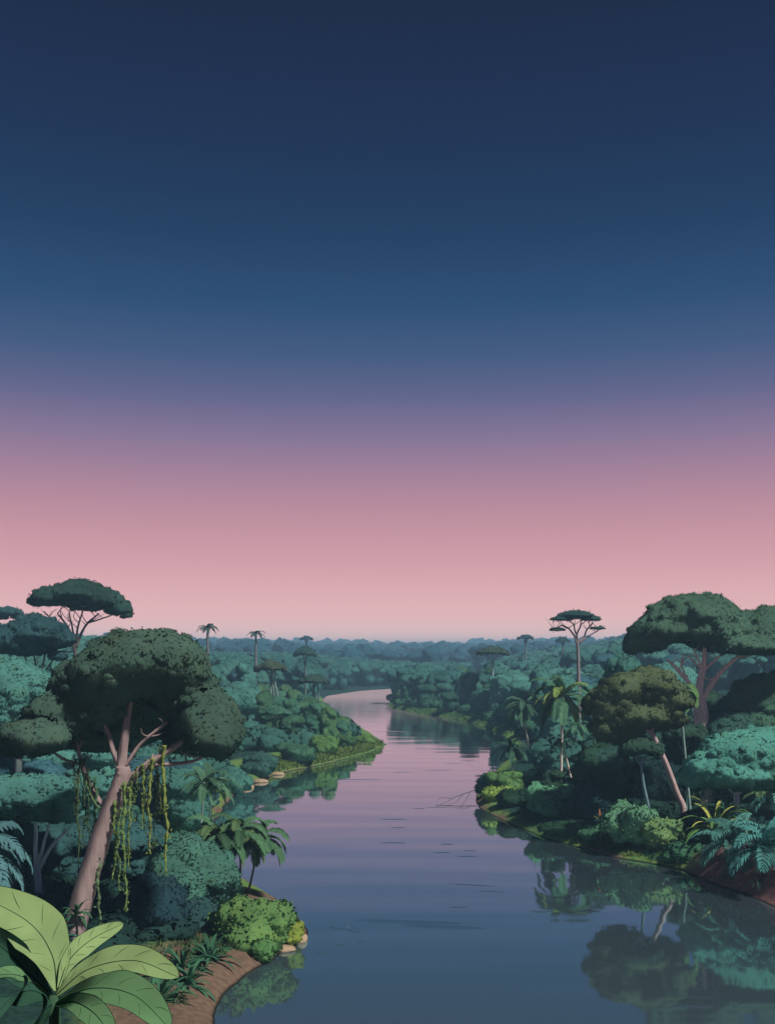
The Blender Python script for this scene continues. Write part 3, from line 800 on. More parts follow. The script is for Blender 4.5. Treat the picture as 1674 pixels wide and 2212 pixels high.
for i, (x0, y0, y1, dY, th_, c_, lb) in enumerate([(285, 1672, 1770, -.5, 1.6, (.12, .18, .06), 'thin green vine close to the fork on the right side of the trunk'), (297, 1655, 1735, -.5, 1.5, (.10, .15, .05), 'shortest thin vine right of the fork'),
        (315, 1640, 1790, .2, 1.5, (.08, .12, .05), 'thin dark vine just left of the yellow one with pods'), (345, 1612, 1760, .2, 1.6, (.16, .19, .05), 'thin olive vine just left of the rightmost bright one'),
        (365, 1608, 1700, .2, 1.5, (.09, .13, .05), 'short thin vine beyond the bright rightmost one'), (278, 1700, 1880, -.9, 2.0, (.17, .23, .07), 'slim yellow green vine right of the thick low one'), (258, 1745, 1925, -1.0, 2.0, (.13, .2, .07), 'slim green vine twined left of the thick low one'),
        (163, 1640, 1760, .7, 1.5, (.05, .08, .035), 'short black green vine at the outer left of the crown'), (192, 1660, 1815, .7, 1.7, (.06, .11, .05), 'thin vine between the left branch and the trunk')]):
    vine(lb, x0, y0, y1, dY, th_, 4, 20+i, c_)
# looping liana
o = root('looping_vine', P(180, 1640, 61.5), 'green liana looping from the left branch across to the pink trunk', 'vine')
b = Buf(); limb(b, [np.zeros(3), P(190, 1700, 61.3)-P(180, 1640, 61.5), P(215, 1745, 60.8)-P(180, 1640, 61.5), P(245, 1740, 60.2)-P(180, 1640, 61.5)], .07, .05, 24, 7, .2, 4)
link('stem', b.mesh('stem', M['vine']), o, (.1, .15, .06))

# climbing greenery at the foot of the trunk
x, y, z = hit(150, 2075)
rosette('climbing_fern', 'green fern climbing the foot of the leaning pink trunk', 'fern', tuple(P(165, 1975, 59.2)), 20, 1.5, .09, (.04, .12, .06), 31, 1.2, (-.3, 1.3), separate=False)
rosette('climbing_fern', 'teal tufted fern on the ground left of the pink trunk', 'fern', tuple(P(120, 2030, 58.5)), 26, 2.0, .12, (.04, .13, .09), 32, 1.2, (.1, 1.3), separate=False)

# other left trees
sketch_tree('umbrella_tree', 'dark flat topped umbrella tree standing alone against the pink sky at upper left', 'tree', 150, 160.,
  ([(160, 1480), (162, 1430), (165, 1390)], 5, 3.5),
  [([(163, 1410), (155, 1375), (145, 1350), (125, 1325)], 3.5, 1.5), ([(165, 1400), (175, 1370), (192, 1345), (215, 1325)], 3.5, 1.5), ([(165, 1395), (168, 1360), (180, 1320)], 3, 1.5),
   ([(163, 1395), (157, 1355), (150, 1320)], 2.6, 1.3), ([(150, 1362), (120, 1345), (95, 1320)], 2, 1), ([(192, 1345), (225, 1335), (250, 1325)], 2, 1)],
  [(172, 1284, 52, 34, 0), (112, 1295, 44, 28, 0), (222, 1298, 44, 28, 0), (255, 1318, 32, 22, 0), (86, 1303, 22, 16, 0), (150, 1300, 55, 20, 3), (190, 1312, 40, 16, 3), (268, 1330, 18, 11, 0)],
  (.026, .062, .05), (.10, .085, .08), leaf=.34, dens=1.3, seed=41, flat=.5, twigs=4, rough=.12)
sketch_tree('broad_tree', 'dusky blue green tree with many thin stems at the far left', 'tree', 125, 78.,
  ([(85, 1600), (82, 1500), (82, 1465)], 5, 3),
  [([(82, 1480), (65, 1440), (50, 1410)], 2.5, 1.4), ([(82, 1480), (78, 1440), (72, 1400)], 2.5, 1.4), ([(83, 1475), (95, 1430), (100, 1400)], 2.5, 1.4), ([(84, 1475), (105, 1440), (122, 1410)], 2.3, 1.4), ([(80, 1490), (40, 1440), (20, 1415)], 2.3, 1.4)],
  [(80, 1370, 58, 42, 0), (20, 1385, 50, 36, 0), (125, 1380, 32, 30, 0), (60, 1400, 55, 26, 1), (-30, 1390, 40, 34, 0), (122, 1418, 18, 12, 0)],
  (.028, .075, .082), (.09, .085, .09), leaf=.3, dens=1.2, seed=42, flat=.7, twigs=2)
sketch_tree('umbrella_tree', 'small flat crown rising at the extreme left edge', 'tree', 210, 15., ([(15, 1500), (15, 1400), (15, 1350)], 4, 2), [([(15, 1365), (0, 1345), (-15, 1335)], 2, 1), ([(15, 1365), (30, 1345), (40, 1338)], 2, 1)],
  [(18, 1324, 30, 13, 0), (-12, 1332, 30, 13, 0), (42, 1334, 16, 8, 0)], (.03, .085, .085), (.1, .1, .1), leaf=.45, dens=1.2, seed=43)
sketch_tree('round_tree', 'smooth rounded teal tree at the left edge above the big umbrella crown', 'tree', 98, 40., ([(40, 1780), (40, 1600), (42, 1540)], 10, 6), [([(42, 1580), (70, 1530), (90, 1500)], 4, 2), ([(42, 1580), (20, 1540), (0, 1500)], 4, 2)],
  [(10, 1480, 85, 62, 0), (75, 1500, 62, 46, 0), (20, 1540, 80, 60, 0), (-50, 1520, 60, 60, 0), (90, 1550, 50, 44, 1)], TEALB, (.10, .12, .12), leaf=.26, dens=1.2, seed=44, flat=.9, rough=.07)
sketch_tree('forked_tree', 'teal crowned tree with pale blue grey trunk forking into three', 'tree', 70, 85.,
  ([(88, 2010), (85, 1930), (80, 1860)], 9.5, 6.5),
  [([(80, 1870), (78, 1810), (74, 1750)], 6, 2.6), ([(82, 1866), (98, 1815), (112, 1760)], 4.5, 2.2), ([(86, 1875), (115, 1825), (150, 1790)], 5, 2.2)],
  [(60, 1720, 70, 46, 0), (120, 1715, 48, 42, 0), (10, 1735, 60, 46, 0), (90, 1750, 60, 32, .8), (-40, 1720, 50, 50, 0), (140, 1755, 30, 26, 0)],
  (.06, .17, .145), COOLBARK, leaf=.22, dens=1.3, seed=45, flat=.75)
# drooping frond palm leaning in from the left edge
o = palm('palm_tree', 'blue grey palm at the left edge with one frond arching into view', P(-60, 1862, 58), (P(-100, 1850, 58)[0], 58, gz(P(-100, 1850, 58)[0], 58)), 14, 4.8, 46, (.09, .20, .21), COOLBARK, .22, droop=2.2, el=(.5, 1.2), hang=1.2, leafw=.075, nleaf=18, width=.24)

# shrubs and bushes of the near left bank
bush('round_bush', 'large rounded teal green bush left of the leaning water palms', 405, 1890, 73, 105, 92, (.06, .155, .115), .24, 51, 9, dens=1.6, flat=.9)
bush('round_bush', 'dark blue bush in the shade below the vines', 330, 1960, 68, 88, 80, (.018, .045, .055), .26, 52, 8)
bush('round_bush', 'small dusky bush directly behind the spiky fern', 440, 1985, 69, 52, 52, (.03, .07, .07), .24, 53, 6)
bush('leafy_shrub', 'bright yellow green shrub covering the near left sandy point', 545, 1998, 67, 78, 62, (.095, .185, .06), .3, 54, 11, cat='shrub', tilt=1.6, blend=.5, rough=.3)
bush('leafy_shrub', 'small lime shrub at the very tip of the near left point', 628, 2012, 69, 26, 24, (.17, .22, .04), .2, 55, 6, cat='shrub')
bush('leafy_shrub', 'low round green shrub on the sand below the bright shrub', 572, 2048, 65, 28, 22, (.08, .18, .06), .2, 56, 5, cat='shrub')
for i, (xd, yd, L, lb) in enumerate([(395, 2090, 2.3, 'dark spiky fern on the near left bank beside the sand'), (455, 2075, 1.9, 'arching green fern leaning over the near sand'), (340, 2110, 2.0, 'dark fern tucked behind the broad foreground leaves'), (408, 2128, 1.7, 'low dark fern spreading onto the bare sand, nearest the water'), (350, 2165, 2.0, 'dark fern on the earth just above the brownish grass tuft')]):
    x, y, z = hit(xd, yd)
    rosette('spiky_fern', lb, 'fern', (x, y, z), 26, L*1.15, .12, (.035, .10, .055), 60+i, 1.1, (.15, 1.35), separate=True, part='frond', altcol=(.05, .14, .07))
x, y, z = hit(330, 2185)
rosette('grass_tuft', 'brownish green grass tuft on the earth beside the lowest broad leaf', 'grass tuft', (x, y, z), 40, 1.6, .05, (.07, .11, .045), 64, 1.0, (.2, 1.3), separate=False)
x, y, z = hit(385, 2160)
rosette('grass_tuft', 'sparse grass tuft on the bare sandy bank at the bottom', 'grass tuft', (x, y, z), 30, 1.2, .04, (.07, .12, .05), 65, 1.0, (.2, 1.3), separate=False)

# palms of the left bank
PG = (.06, .13, .065)
for i, (tx, ty, bx, by, L, sd_, lb) in enumerate([(470, 1808, 500, 1900, 2.3, 71, 'bushy palm with spreading fronds, leftmost of the clump leaning over water'), (515, 1800, 512, 1920, 2.5, 72, 'bushy palm with the highest fronds in the clump leaning over water'),
        (556, 1815, 530, 1925, 2.3, 73, 'bushy palm reaching farthest right over the water')]):
    Y = 77+i*.8; t = P(tx, ty, Y); x_ = (bx-HX)/F*Y
    palm('water_palm', lb, t, (x_, Y+1.0, gz(x_, Y+1.0)), 18, L*1.35, sd_, PG, (.10, .08, .06), .09, 'bushy palms leaning over the water', .15, 1.9, (-.1, 1.25), .30, .8, .09, altcol=(.10, .17, .07))
for i, (tx, ty, bx, sd_, lb) in enumerate([(442, 1705, 430, 75, 'slim dark palm, left one of the pair above the bushy water palms'), (458, 1712, 448, 76, 'slim palm with pale trunk, right one of the pair above the water palms')]):
    Y = 92+i; x_ = (bx-HX)/F*Y
    palm('slim_palm', lb, P(tx, ty-12, Y), (x_, Y, gz(x_, Y)), 15, 3.1, sd_, (.07, .15, .085), (.40, .50, .42), .12, 'slim palm pair on the left bank', 0, 1.5, (-.1, 1.2), .28)

def small_umbrella(name, label, xd, yt, R, th, Y, col, bark, seed, stems=1, group=None, cat='tree'):
    x = (xd-HX)/F*Y; zb = gz(x, Y)
    yb = HY+(H-zb)/Y*F
    br = [([(xd, yt+R*.75+th), (xd-R*.3, yt+R*.35), (xd-R*.6, yt+th)], 1.6, .8), ([(xd, yt+R*.75+th), (xd+R*.3, yt+R*.35), (xd+R*.6, yt+th)], 1.6, .8), ([(xd, yt+R*.6+th), (xd+R*.05, yt+th)], 1.6, .8)]
    for s in range(stems-1):
        br.append(([(xd+5+s*8, yb), (xd+6+s*7, (yb+yt)/2), (xd+3+s*6, yt+th)], 2.3, 1.4))
    lobes = [(xd, yt+th*.6, R*.55, th*.75, 0), (xd-R*.5, yt+th, R*.42, th*.55, 0), (xd+R*.5, yt+th, R*.42, th*.55, 0), (xd+R*.1, yt+th, R*.5, th*.5, -2), (xd-R*.78, yt+th*1.3, R*.22, th*.35, 0), (xd+R*.78, yt+th*1.3, R*.22, th*.35, 0)]
    return sketch_tree(name, label, cat, Y, float(xd), ([(xd, yb), (xd, (yb+yt)/2), (xd, yt+R*.6+th)], 2.8, 1.8), br, lobes, col, bark, leaf=max(.3, Y*.0022), dens=1.2, seed=seed, sub=3, group=group)
small_umbrella('umbrella_tree', 'small brown green umbrella tree with three pale stems above the left bank', 585, 1428, 36, 16, 235, (.05, .075, .045), (.2, .26, .24), 81, 3)
small_umbrella('umbrella_tree', 'low dark umbrella tree with four stems near the left river edge', 676, 1458, 34, 14, 262, (.035, .07, .05), (.12, .17, .16), 82, 3)
small_umbrella('umbrella_tree', 'green umbrella tree with two pale parallel trunks on the left slope', 592, 1525, 40, 16, 188, (.045, .12, .075), (.24, .32, .28), 83, 2)
small_umbrella('umbrella_tree', 'dusky crown standing above the forest left of the far bend', 660, 1398, 26, 14, 330, (.03, .07, .06), (.1, .13, .12), 84, 1)
small_umbrella('umbrella_tree', 'tiny far umbrella crown breaking the horizon on the left', 662, 1375, 14, 5, 620, (.03, .07, .075), (.1, .13, .12), 85, 1)
# far palms on the skyline
for (tx, ty, Y, L, sd_, lb) in [(449, 1356, 260, 3.4, 86, 'larger of the two palms standing against the pink skyline'), (553, 1368, 300, 3.2, 87, 'smaller of the two palms standing against the pink skyline')]:
    t = P(tx, ty, Y)
    palm('skyline_palm', lb, t, (t[0], Y, gz(t[0], Y)), 12, L, sd_, (.045, .095, .085), (.15, .15, .15), .42, 'palms on the left skyline', 0, 1.2, (.0, .8), .34, .5, .10, nleaf=14)

# ================================================================== RIGHT BANK
sketch_tree('slender_umbrella_tree', 'tall slender umbrella tree with flat crown against the pink sky', 'tree', 175, 1250.,
  ([(1250, 1520), (1249, 1450), (1247, 1385)], 5, 3),
  [([(1247, 1395), (1235, 1365), (1215, 1350)], 2.4, 1.2), ([(1247, 1392), (1250, 1360), (1255, 1338)], 2.2, 1.2), ([(1247, 1395), (1262, 1370), (1280, 1345)], 2.4, 1.2), ([(1247, 1385), (1240, 1355), (1232, 1340)], 2, 1), ([(1215, 1350), (1205, 1355), (1196, 1362)], 1.4, .8), ([(1247, 1392), (1275, 1372), (1292, 1362)], 1.6, .9)],
  [(1243, 1330, 36, 12, 0), (1215, 1338, 26, 8, 0), (1275, 1338, 22, 9, 0), (1245, 1334, 40, 8, 4), (1203, 1361, 17, 6, 0), (1290, 1358, 17, 5, 0)],
  (.03, .07, .065), (.24, .2, .2), leaf=.34, dens=1.3, seed=91, flat=.4, twigs=3, rough=.14)
small_umbrella('umbrella_tree', 'brown green umbrella tree with one pale trunk above the right promontory', 1064, 1398, 36, 12, 300, (.045, .075, .05), (.24, .32, .3), 92, 1)
small_umbrella('umbrella_tree', 'small hazy umbrella crown on the right skyline, left one of two', 1135, 1372, 18, 6, 460, (.03, .08, .09), (.12, .15, .15), 93, 1)
small_umbrella('umbrella_tree', 'small hazy umbrella crown on the right skyline, right one of two', 1215, 1378, 16, 6, 450, (.03, .08, .09), (.12, .15, .15), 94, 1)

sketch_tree('broad_umbrella_tree', 'massive green umbrella tree with pink trunk at the right edge', 'tree', 122, 1520.,
  ([(1522, 1740), (1520, 1620), (1513, 1540), (1508, 1500)], 22, 12),
  [([(1507, 1510), (1512, 1470), (1520, 1430), (1522, 1390)], 10, 3), ([(1512, 1515), (1535, 1480), (1560, 1448), (1590, 1420)], 8, 2.5), ([(1505, 1510), (1490, 1480), (1470, 1455), (1440, 1425)], 6, 2),
   ([(1485, 1470), (1472, 1440), (1475, 1410)], 2.4, 1.2), ([(1518, 1450), (1505, 1420), (1495, 1400)], 2.6, 1.2), ([(1518, 1450), (1545, 1425), (1562, 1405)], 2.6, 1.2), ([(1590, 1420), (1640, 1410), (1690, 1395)], 3, 1.5)],
  [(1495, 1330, 82, 48, 0), (1440, 1332, 42, 30, 0), (1550, 1330, 42, 36, 0), (1398, 1390, 48, 38, 0), (1440, 1365, 75, 42, 0), (1520, 1368, 95, 48, 1), (1600, 1372, 75, 46, 0), (1672, 1365, 80, 52, 0), (1640, 1400, 90, 32, -2), (1560, 1395, 70, 28, 2), (1372, 1400, 26, 28, 0), (1740, 1380, 60, 50, 0)],
  (.055, .112, .075), (.80, .64, .58), leaf=.32, dens=1.25, seed=95, depth=.75, flat=.5, twigs=3, rough=.08)
sketch_tree('olive_tree', 'olive brown crowned tree with leaning pink trunk on the near right bank', 'tree', 108, 1472.,
  ([(1475, 1745), (1462, 1715), (1438, 1650), (1406, 1580)], 8, 5),
  [([(1408, 1585), (1405, 1550), (1402, 1510)], 4.5, 2), ([(1408, 1588), (1385, 1565), (1372, 1548), (1355, 1520)], 4, 1.8), ([(1400, 1575), (1392, 1545), (1385, 1520)], 2.2, 1.2), ([(1406, 1580), (1430, 1550), (1450, 1530)], 2.5, 1.2)],
  [(1352, 1492, 52, 40, 0), (1410, 1478, 50, 36, 0), (1318, 1535, 36, 42, 0), (1304, 1575, 28, 28, 0), (1452, 1510, 34, 36, 0), (1370, 1545, 80, 40, 1), (1340, 1580, 52, 30, 1), (1430, 1550, 50, 32, 1.5), (1290, 1520, 28, 34, 1)],
  OLIVE, (.44, .32, .30), leaf=.27, dens=1.3, seed=96, flat=.8, twigs=5, depth=.7, rough=.16, puffs=160, psize=.36)
sketch_tree('round_tree', 'mid green rounded tree behind the bright teal one at the right edge', 'tree', 125, 1640., ([(1640, 1740), (1640, 1600), (1640, 1560)], 8, 5), [([(1640, 1600), (1660, 1550), (1680, 1520)], 3, 2)],
  [(1640, 1510, 62, 46, 0), (1590, 1545, 52, 42, 0), (1690, 1500, 60, 50, 0), (1560, 1580, 36, 36, 0), (1640, 1570, 80, 50, 0)], (.05, .115, .075), COOLBARK, leaf=.3, dens=1.2, seed=97, flat=.9)
sketch_tree('round_tree', 'bright teal rounded tree low at the right edge above the fan palms', 'tree', 99, 1590., ([(1590, 1850), (1590, 1740), (1590, 1680)], 8, 5), [([(1590, 1720), (1560, 1690), (1540, 1670)], 3, 2), ([(1590, 1720), (1620, 1690), (1650, 1670)], 3, 2)],
  [(1600, 1628, 76, 48, 0), (1535, 1660, 58, 36, 0), (1660, 1620, 70, 50, 0), (1500, 1682, 32, 22, 0), (1590, 1672, 90, 34, 0), (1680, 1670, 60, 42, 0), (1555, 1632, 34, 30, 0)], (.075, .24, .19), COOLBARK, leaf=.24, dens=1.2, seed=98, flat=.9, rough=.1, puffs=150)

# palms of the right bank
def rpalm(name, lb, tx, ty, bx, by, L, seed, col, bark, r=.17, Y=None, **kw):
    x, y, z = hit(bx, by)
    if Y: x, y, z = (bx-HX)/F*Y, Y, gz((bx-HX)/F*Y, Y)
    return palm(name, lb, P(tx, ty, y), (x, y, z), kw.pop('nf', 15), L, seed, col, bark, r, **kw)
TRK = (.58, .50, .43)
rpalm('palm_tree', 'tallest palm of the right bank with yellow green upper fronds', 1214, 1508, 1211, 1700, 5.6, 101, (.07, .16, .09), TRK, .2, droop=1.55, el=(-.35, 1.3), altcol=(.20, .30, .08), nf=21, width=.25, hang=.8, leafw=.066, nleaf=30)
rpalm('palm_tree', 'dark crowned palm with pale trunk left of the tallest palm', 1129, 1522, 1148, 1635, 4.6, 102, (.06, .13, .08), TRK, .17, bend=-.2, droop=1.7, el=(-.5, 1.1), hang=.8, nf=19, leafw=.066, nleaf=28, width=.25)
rpalm('palm_tree', 'short dark palm standing lowest at the waterside of the right bank', 1104, 1618, 1108, 1668, 3.4, 103, (.04, .095, .065), TRK, .15, droop=1.5, el=(-.3, 1.0), nf=16, leafw=.085)
rpalm('bare_palm_trunk', 'slanting pale palm trunk crossing behind the tallest palm', 1213, 1600, 1238, 1698, 2.6, 104, (.04, .09, .06), TRK, .15, nf=9, droop=1.8, el=(-.4, .8))
rpalm('young_palm', 'mid green bushy palm just right of the tallest palm trunk', 1243, 1570, 1246, 1660, 3.0, 105, (.08, .2, .11), (.1, .12, .1), .14, droop=1.8, el=(-.3, 1.2), nf=15)
o = rpalm('banana_palm', 'palm with broad bright green leaves in front of the pink trunked giant', 1466, 1492, 1491, 1700, 2.2, 106, (.085, .17, .06), (.2, .30, .27), .17, Y=112, nf=4, droop=1.8)
T = P(1466, 1492, 112)-np.array(o.location)
for i, (ex, ey, mx_, my_) in enumerate([(1432, 1522, 1440, 1490), (1452, 1545, 1452, 1505), (1483, 1540, 1480, 1505), (1505, 1530, 1495, 1498), (1508, 1508, 1490, 1482), (1434, 1500, 1448, 1478), (1470, 1540, 1468, 1510)]):
    b = Buf(); O_ = np.array(o.location)
    blade(b, [T, P(mx_, my_, 111)-O_, P(ex, ey, 110.4)-O_], .36, (0.2, -.6, .7), fold=.3, n=14, m=3)
    link('leaf', b.mesh('leaf', M['blade']), o, (.09, .18, .06))
def pole_tree(lb, xd0, y0, xd1, y1, Y, col, r, seed):
    x = (xd1-HX)/F*Y
    return sketch_tree('slim_tree', lb, 'tree', Y, float(xd1), ([(xd1, y1), ((xd0+xd1)/2-2, (y0+y1)/2), (xd0, y0)], r, r*.6), [([(xd0, y0+15), (xd0-12, y0-8), (xd0-22, y0-18)], r*.5, .8), ([(xd0, y0+15), (xd0+12, y0-8), (xd0+22, y0-18)], r*.5, .8)],
        [(xd0, y0-22, 38, 22, 0), (xd0-24, y0-14, 22, 15, 0), (xd0+24, y0-14, 24, 16, 0)], DKGREEN, col, leaf=.26, dens=1.2, seed=seed, sub=3)
pole_tree('slim blue grey trunk curving up in the dark between the bushes', 1383, 1640, 1400, 1750, 101, (.15, .23, .27), 4.5, 107)
pole_tree('thin teal trunk in the shade left of the pink trunked giant', 1476, 1610, 1482, 1700, 116, (.1, .25, .22), 4, 108)

# shoreline bushes, near right bank
for (nm, lb, xd, yd, Y, rx, ry, col, leaf, seed) in [
  ('round_bush', 'blue green round bush leaning over the water at the right bank tip', 1052, 1692, 134, 25, 24, (.04, .105, .10), .26, 111),
  ('round_bush', 'green bush climbing behind the lime one at the right bank tip', 1092, 1690, 133, 42, 30, (.09, .19, .065), .26, 112),
  ('leafy_shrub', 'lime green bush on the waterside tip of the right bank', 1076, 1722, 129, 42, 24, (.19, .29, .06), .26, 113),
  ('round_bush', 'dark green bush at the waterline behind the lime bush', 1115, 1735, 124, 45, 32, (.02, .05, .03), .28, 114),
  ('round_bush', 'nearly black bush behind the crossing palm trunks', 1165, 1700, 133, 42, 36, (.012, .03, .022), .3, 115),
  ('leafy_shrub', 'pale teal green leafy shrub below the crossing palm trunks', 1190, 1732, 117, 58, 38, (.09, .25, .14), .34, 116),
  ('round_bush', 'navy tinted bush right of the pale leafy shrub', 1275, 1735, 113, 52, 50, (.016, .04, .045), .3, 117),
  ('round_bush', 'dark green tree like bush under the olive tree', 1300, 1660, 118, 60, 60, (.025, .065, .04), .3, 118),
  ('round_bush', 'low dark green mound along the waterline mid right', 1225, 1790, 107, 62, 20, (.025, .07, .035), .26, 119),
  ('round_bush', 'flat green mound beside the grassy spit', 1300, 1798, 104, 55, 22, (.045, .12, .065), .26, 120),
  ('leafy_shrub', 'broad leafy green shrub above the grassy spit', 1372, 1778, 99, 62, 44, (.10, .23, .13), .34, 121),
  ('leafy_shrub', 'green fleshy leaved shrub between the spit and the yellow palm', 1425, 1800, 97, 45, 42, (.13, .23, .09), .34, 122),
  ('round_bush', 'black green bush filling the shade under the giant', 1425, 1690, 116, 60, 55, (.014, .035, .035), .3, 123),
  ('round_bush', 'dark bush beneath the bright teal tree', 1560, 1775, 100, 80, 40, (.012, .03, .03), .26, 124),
  ('round_bush', 'teal green low bush right above the dark red bank', 1470, 1842, 94, 42, 26, (.04, .11, .06), .24, 125)]:
    shr = nm == 'leafy_shrub'
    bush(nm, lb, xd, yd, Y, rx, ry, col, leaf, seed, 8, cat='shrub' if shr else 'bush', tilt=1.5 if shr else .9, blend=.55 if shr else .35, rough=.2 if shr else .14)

# strap-leaved and fan palms at the near right
def at(xd, yd): return hit(xd, yd)
x, Y_, z = (1545-HX)/F*94, 94, 0
rosette('strap_palm', 'yellow green strap leaved palm arching over the near right shrubs', 'palm', (x, Y_, max(gz(x, Y_)-.1, P(1532, 1800, 94)[2])), 30, 4.4, .2, (.10, .21, .06), 131, 1.3, (.25, 1.35), part='frond', altcol=(.34, .36, .08))
x = (1575-HX)/F*95
rosette('strap_palm', 'dark strap leaved palm behind the yellow one, leaves upright', 'palm', (x, 96, gz(x, 96)+1.6), 22, 4.0, .13, (.02, .06, .045), 132, 1.1, (.5, 1.4), part='frond')
rosette('bromeliad', 'small orange and yellow tipped bromeliad among the dark bushes', 'bromeliad', tuple(P(1297, 1772, 101)), 9, 1.15, .09, (.14, .15, .04), 133, .3, (.5, 1.3), altcol=(.36, .12, .05))
def fanpalm(lb, xd, yd, Y, L, seed, col, nf=13, sector=None, name='fan_palm', leafw=.075, hang=1.1, el=(-.1, 1.35), alt=None, width=.34):
    hx, Y, z = hit(xd, yd+34); c = P(xd, yd, Y); z = gz(c[0], Y)
    return palm(name, lb, c, (c[0], Y, z), nf, L, seed, col, (.12, .14, .12), .14, droop=1.45, el=el, hang=.75, leafw=.058, width=width, nleaf=20, altcol=alt)
fanpalm('large teal fan palm drooping in from the right edge', 1680, 1725, 90, 5.6, 134, (.075, .21, .17), 18, alt=(.12, .22, .09))
fanpalm('teal fan palm hanging low over the red bank, left one', 1585, 1822, 89.5, 4.3, 135, (.07, .2, .165), 17)
fanpalm('teal fan palm hanging over the red bank at the right edge', 1658, 1838, 86, 4.4, 136, (.065, .21, .19), 18)
for i, (xd, yd, L) in enumerate([(1480, 1862, 1.3), (1580, 1895, 1.6), (1640, 1905, 1.6), (1410, 1845, 1.2)]):
    x, y, z = hit(xd, yd)
    rosette('grass_tuft', ['small grass tuft where the green meets the red earth', 'dark grass tuft hanging on the red bank under the left fan palm', 'dark grass tuft hanging on the red bank near the right edge', 'short green tuft at the end of the grassy spit'][i], 'grass tuft', (x, y, z), 30, L, .045, (.03, .09, .06), 140+i, 1.4, (.0, 1.2), separate=False)

# waterline shrubs of the left mid bank and grass strips
for i, (xd, yd, rx, ry, c, lb) in enumerate([(700, 1610, 32, 22, (.08, .17, .05), 'light green bush on the grass of the left point'), (640, 1625, 40, 24, (.045, .12, .07), 'mid green bush left of the light one on the left point'),
        (790, 1597, 22, 12, (.09, .17, .045), 'low bush near the very tip of the left point'), (745, 1600, 26, 16, (.05, .12, .05), 'green bush between the light one and the tip of the left point'),
        (560, 1650, 36, 26, (.035, .09, .075), 'dusky teal bush above the pale rocks'), (500, 1680, 42, 32, TEAL, 'teal bush left of the pale rocks')]):
    Y = hit(xd, yd+ry*.9)[1]
    bush('round_bush', lb, xd, yd, Y, rx, ry, c, .34, 150+i, 6)

# rocks
def rock(lb, xd, yd, rx, rz, seed):
    x, y = W(xd, yd); rs = np.random.RandomState(seed); V, Fc = ico(3)
    v = V.copy(); bmp = bump3(V, rs, .9, 6)
    v = v*(1+.22*bmp)[:, None]*[rx, rx*.7, rz]
    b = Buf(); b.add(v, f3=Fc)
    o = link('rock', b.mesh('rock', M['stone']), loc=(x, y+.3, .1)); tag(o, lb, 'rock', 'pale rocks at the waterline')
rock('pale tan rock at the left waterline, nearest the cove', 532, 1702, 1.1, .6, 1)
rock('flat tan rock right beside the nearer pale one', 562, 1690, 1.2, .4, 2)
rock('low tan rock farthest along the left waterline', 600, 1674, 1.1, .35, 3)
rock('rounded tan boulder at the near left point beside the lime shrub', 632, 2034, 1.0, .7, 4)
rock('grey flat stone partly under water beside the tan boulder', 612, 2056, .8, .25, 5)

# fallen branch
x, y = W(1030, 1728)
o = root('fallen_branch', (x, y, .3), 'bare forked branch trailing in the water from the right bank tip', 'branch')
def bw(xd, yd, z): a = W(xd, yd); return np.array([a[0]-x, a[1]-y, z-.3])
b = Buf()
limb(b, [bw(1035, 1722, 1.2), bw(1005, 1728, .8), bw(975, 1733, .45), bw(938, 1742, -.05)], .05, .02, 16, 6, 0, 1, .1)
limb(b, [bw(1000, 1730, .8), bw(985, 1738, .4), bw(965, 1742, -.05)], .035, .012, 12, 6, 0, 2, .08)
limb(b, [bw(975, 1733, .45), bw(955, 1731, .5), bw(940, 1736, .2)], .03, .012, 12, 6, 0, 3, .05)
limb(b, [bw(1015, 1727, .9), bw(1000, 1742, .3), bw(990, 1747, -.05)], .03, .012, 12, 6, 0, 4, .05)
link('limb', b.mesh('limb', M['bark']), o, (.05, .04, .04))

# grass along the banks (stuff)
def grass(name, label, pts, n, h, col, seed, zr=(.25, 1.9), spread=3.):
    rs = np.random.RandomState(seed)
    pts = np.array([W(*p) for p in pts]); seg = rs.randint(0, len(pts)-1, n); t = rs.rand(n)[:, None]
    p = pts[seg]*(1-t)+pts[seg+1]*t+rs.normal(size=(n, 2))*spread
    z = ground(p[:, 0], p[:, 1]); k = (z > zr[0]) & (z < zr[1]); p = p[k]; z = z[k]; n = len(p)
    C = np.column_stack([p, z]); hh = (h*rs.uniform(.5, 1.3, n))[:, None]
    d = rs.normal(size=(n, 3))*[.35, .35, 0]+[0, 0, 1]; s = unit(np.cross(d, rs.normal(size=(n, 3))))*hh*.12
    V = np.stack([C-s, C+s, C+d*hh], 1); b = Buf()
    b.add(V, np.repeat(unit(np.array([[.2, -.2, 1.]])+rs.normal(size=(n, 3))*.2)[:, None], 3, 1), f3=np.arange(3*n).reshape(n, 3))
    tag(link(name, b.mesh(name, M['blade'], True), color=col), label, 'grass', kind='stuff')
grass('bank_grass', 'yellow green grass strip along the left point waterline', [(600, 1670), (700, 1650), (790, 1625), (828, 1612)], 26000, .6, (.13, .20, .045), 1, spread=2.2)
grass('promontory_grass', 'green grass strip along the foot of the right promontory', [(850, 1530), (900, 1540), (980, 1552), (1040, 1567), (1090, 1590)], 16000, .5, (.08, .17, .05), 2, spread=1.6)
grass('spit_grass', 'light green grass on the small spit of the near right bank', [(1290, 1838), (1340, 1840), (1395, 1850)], 12000, .3, (.13, .19, .06), 3, spread=1.6)
grass('point_grass', 'thin green grass on the near left bank around the shrubs', [(420, 2090), (500, 2080), (560, 2060), (620, 2030)], 5000, .3, (.06, .12, .045), 4, spread=1.8, zr=(.9, 2.5))

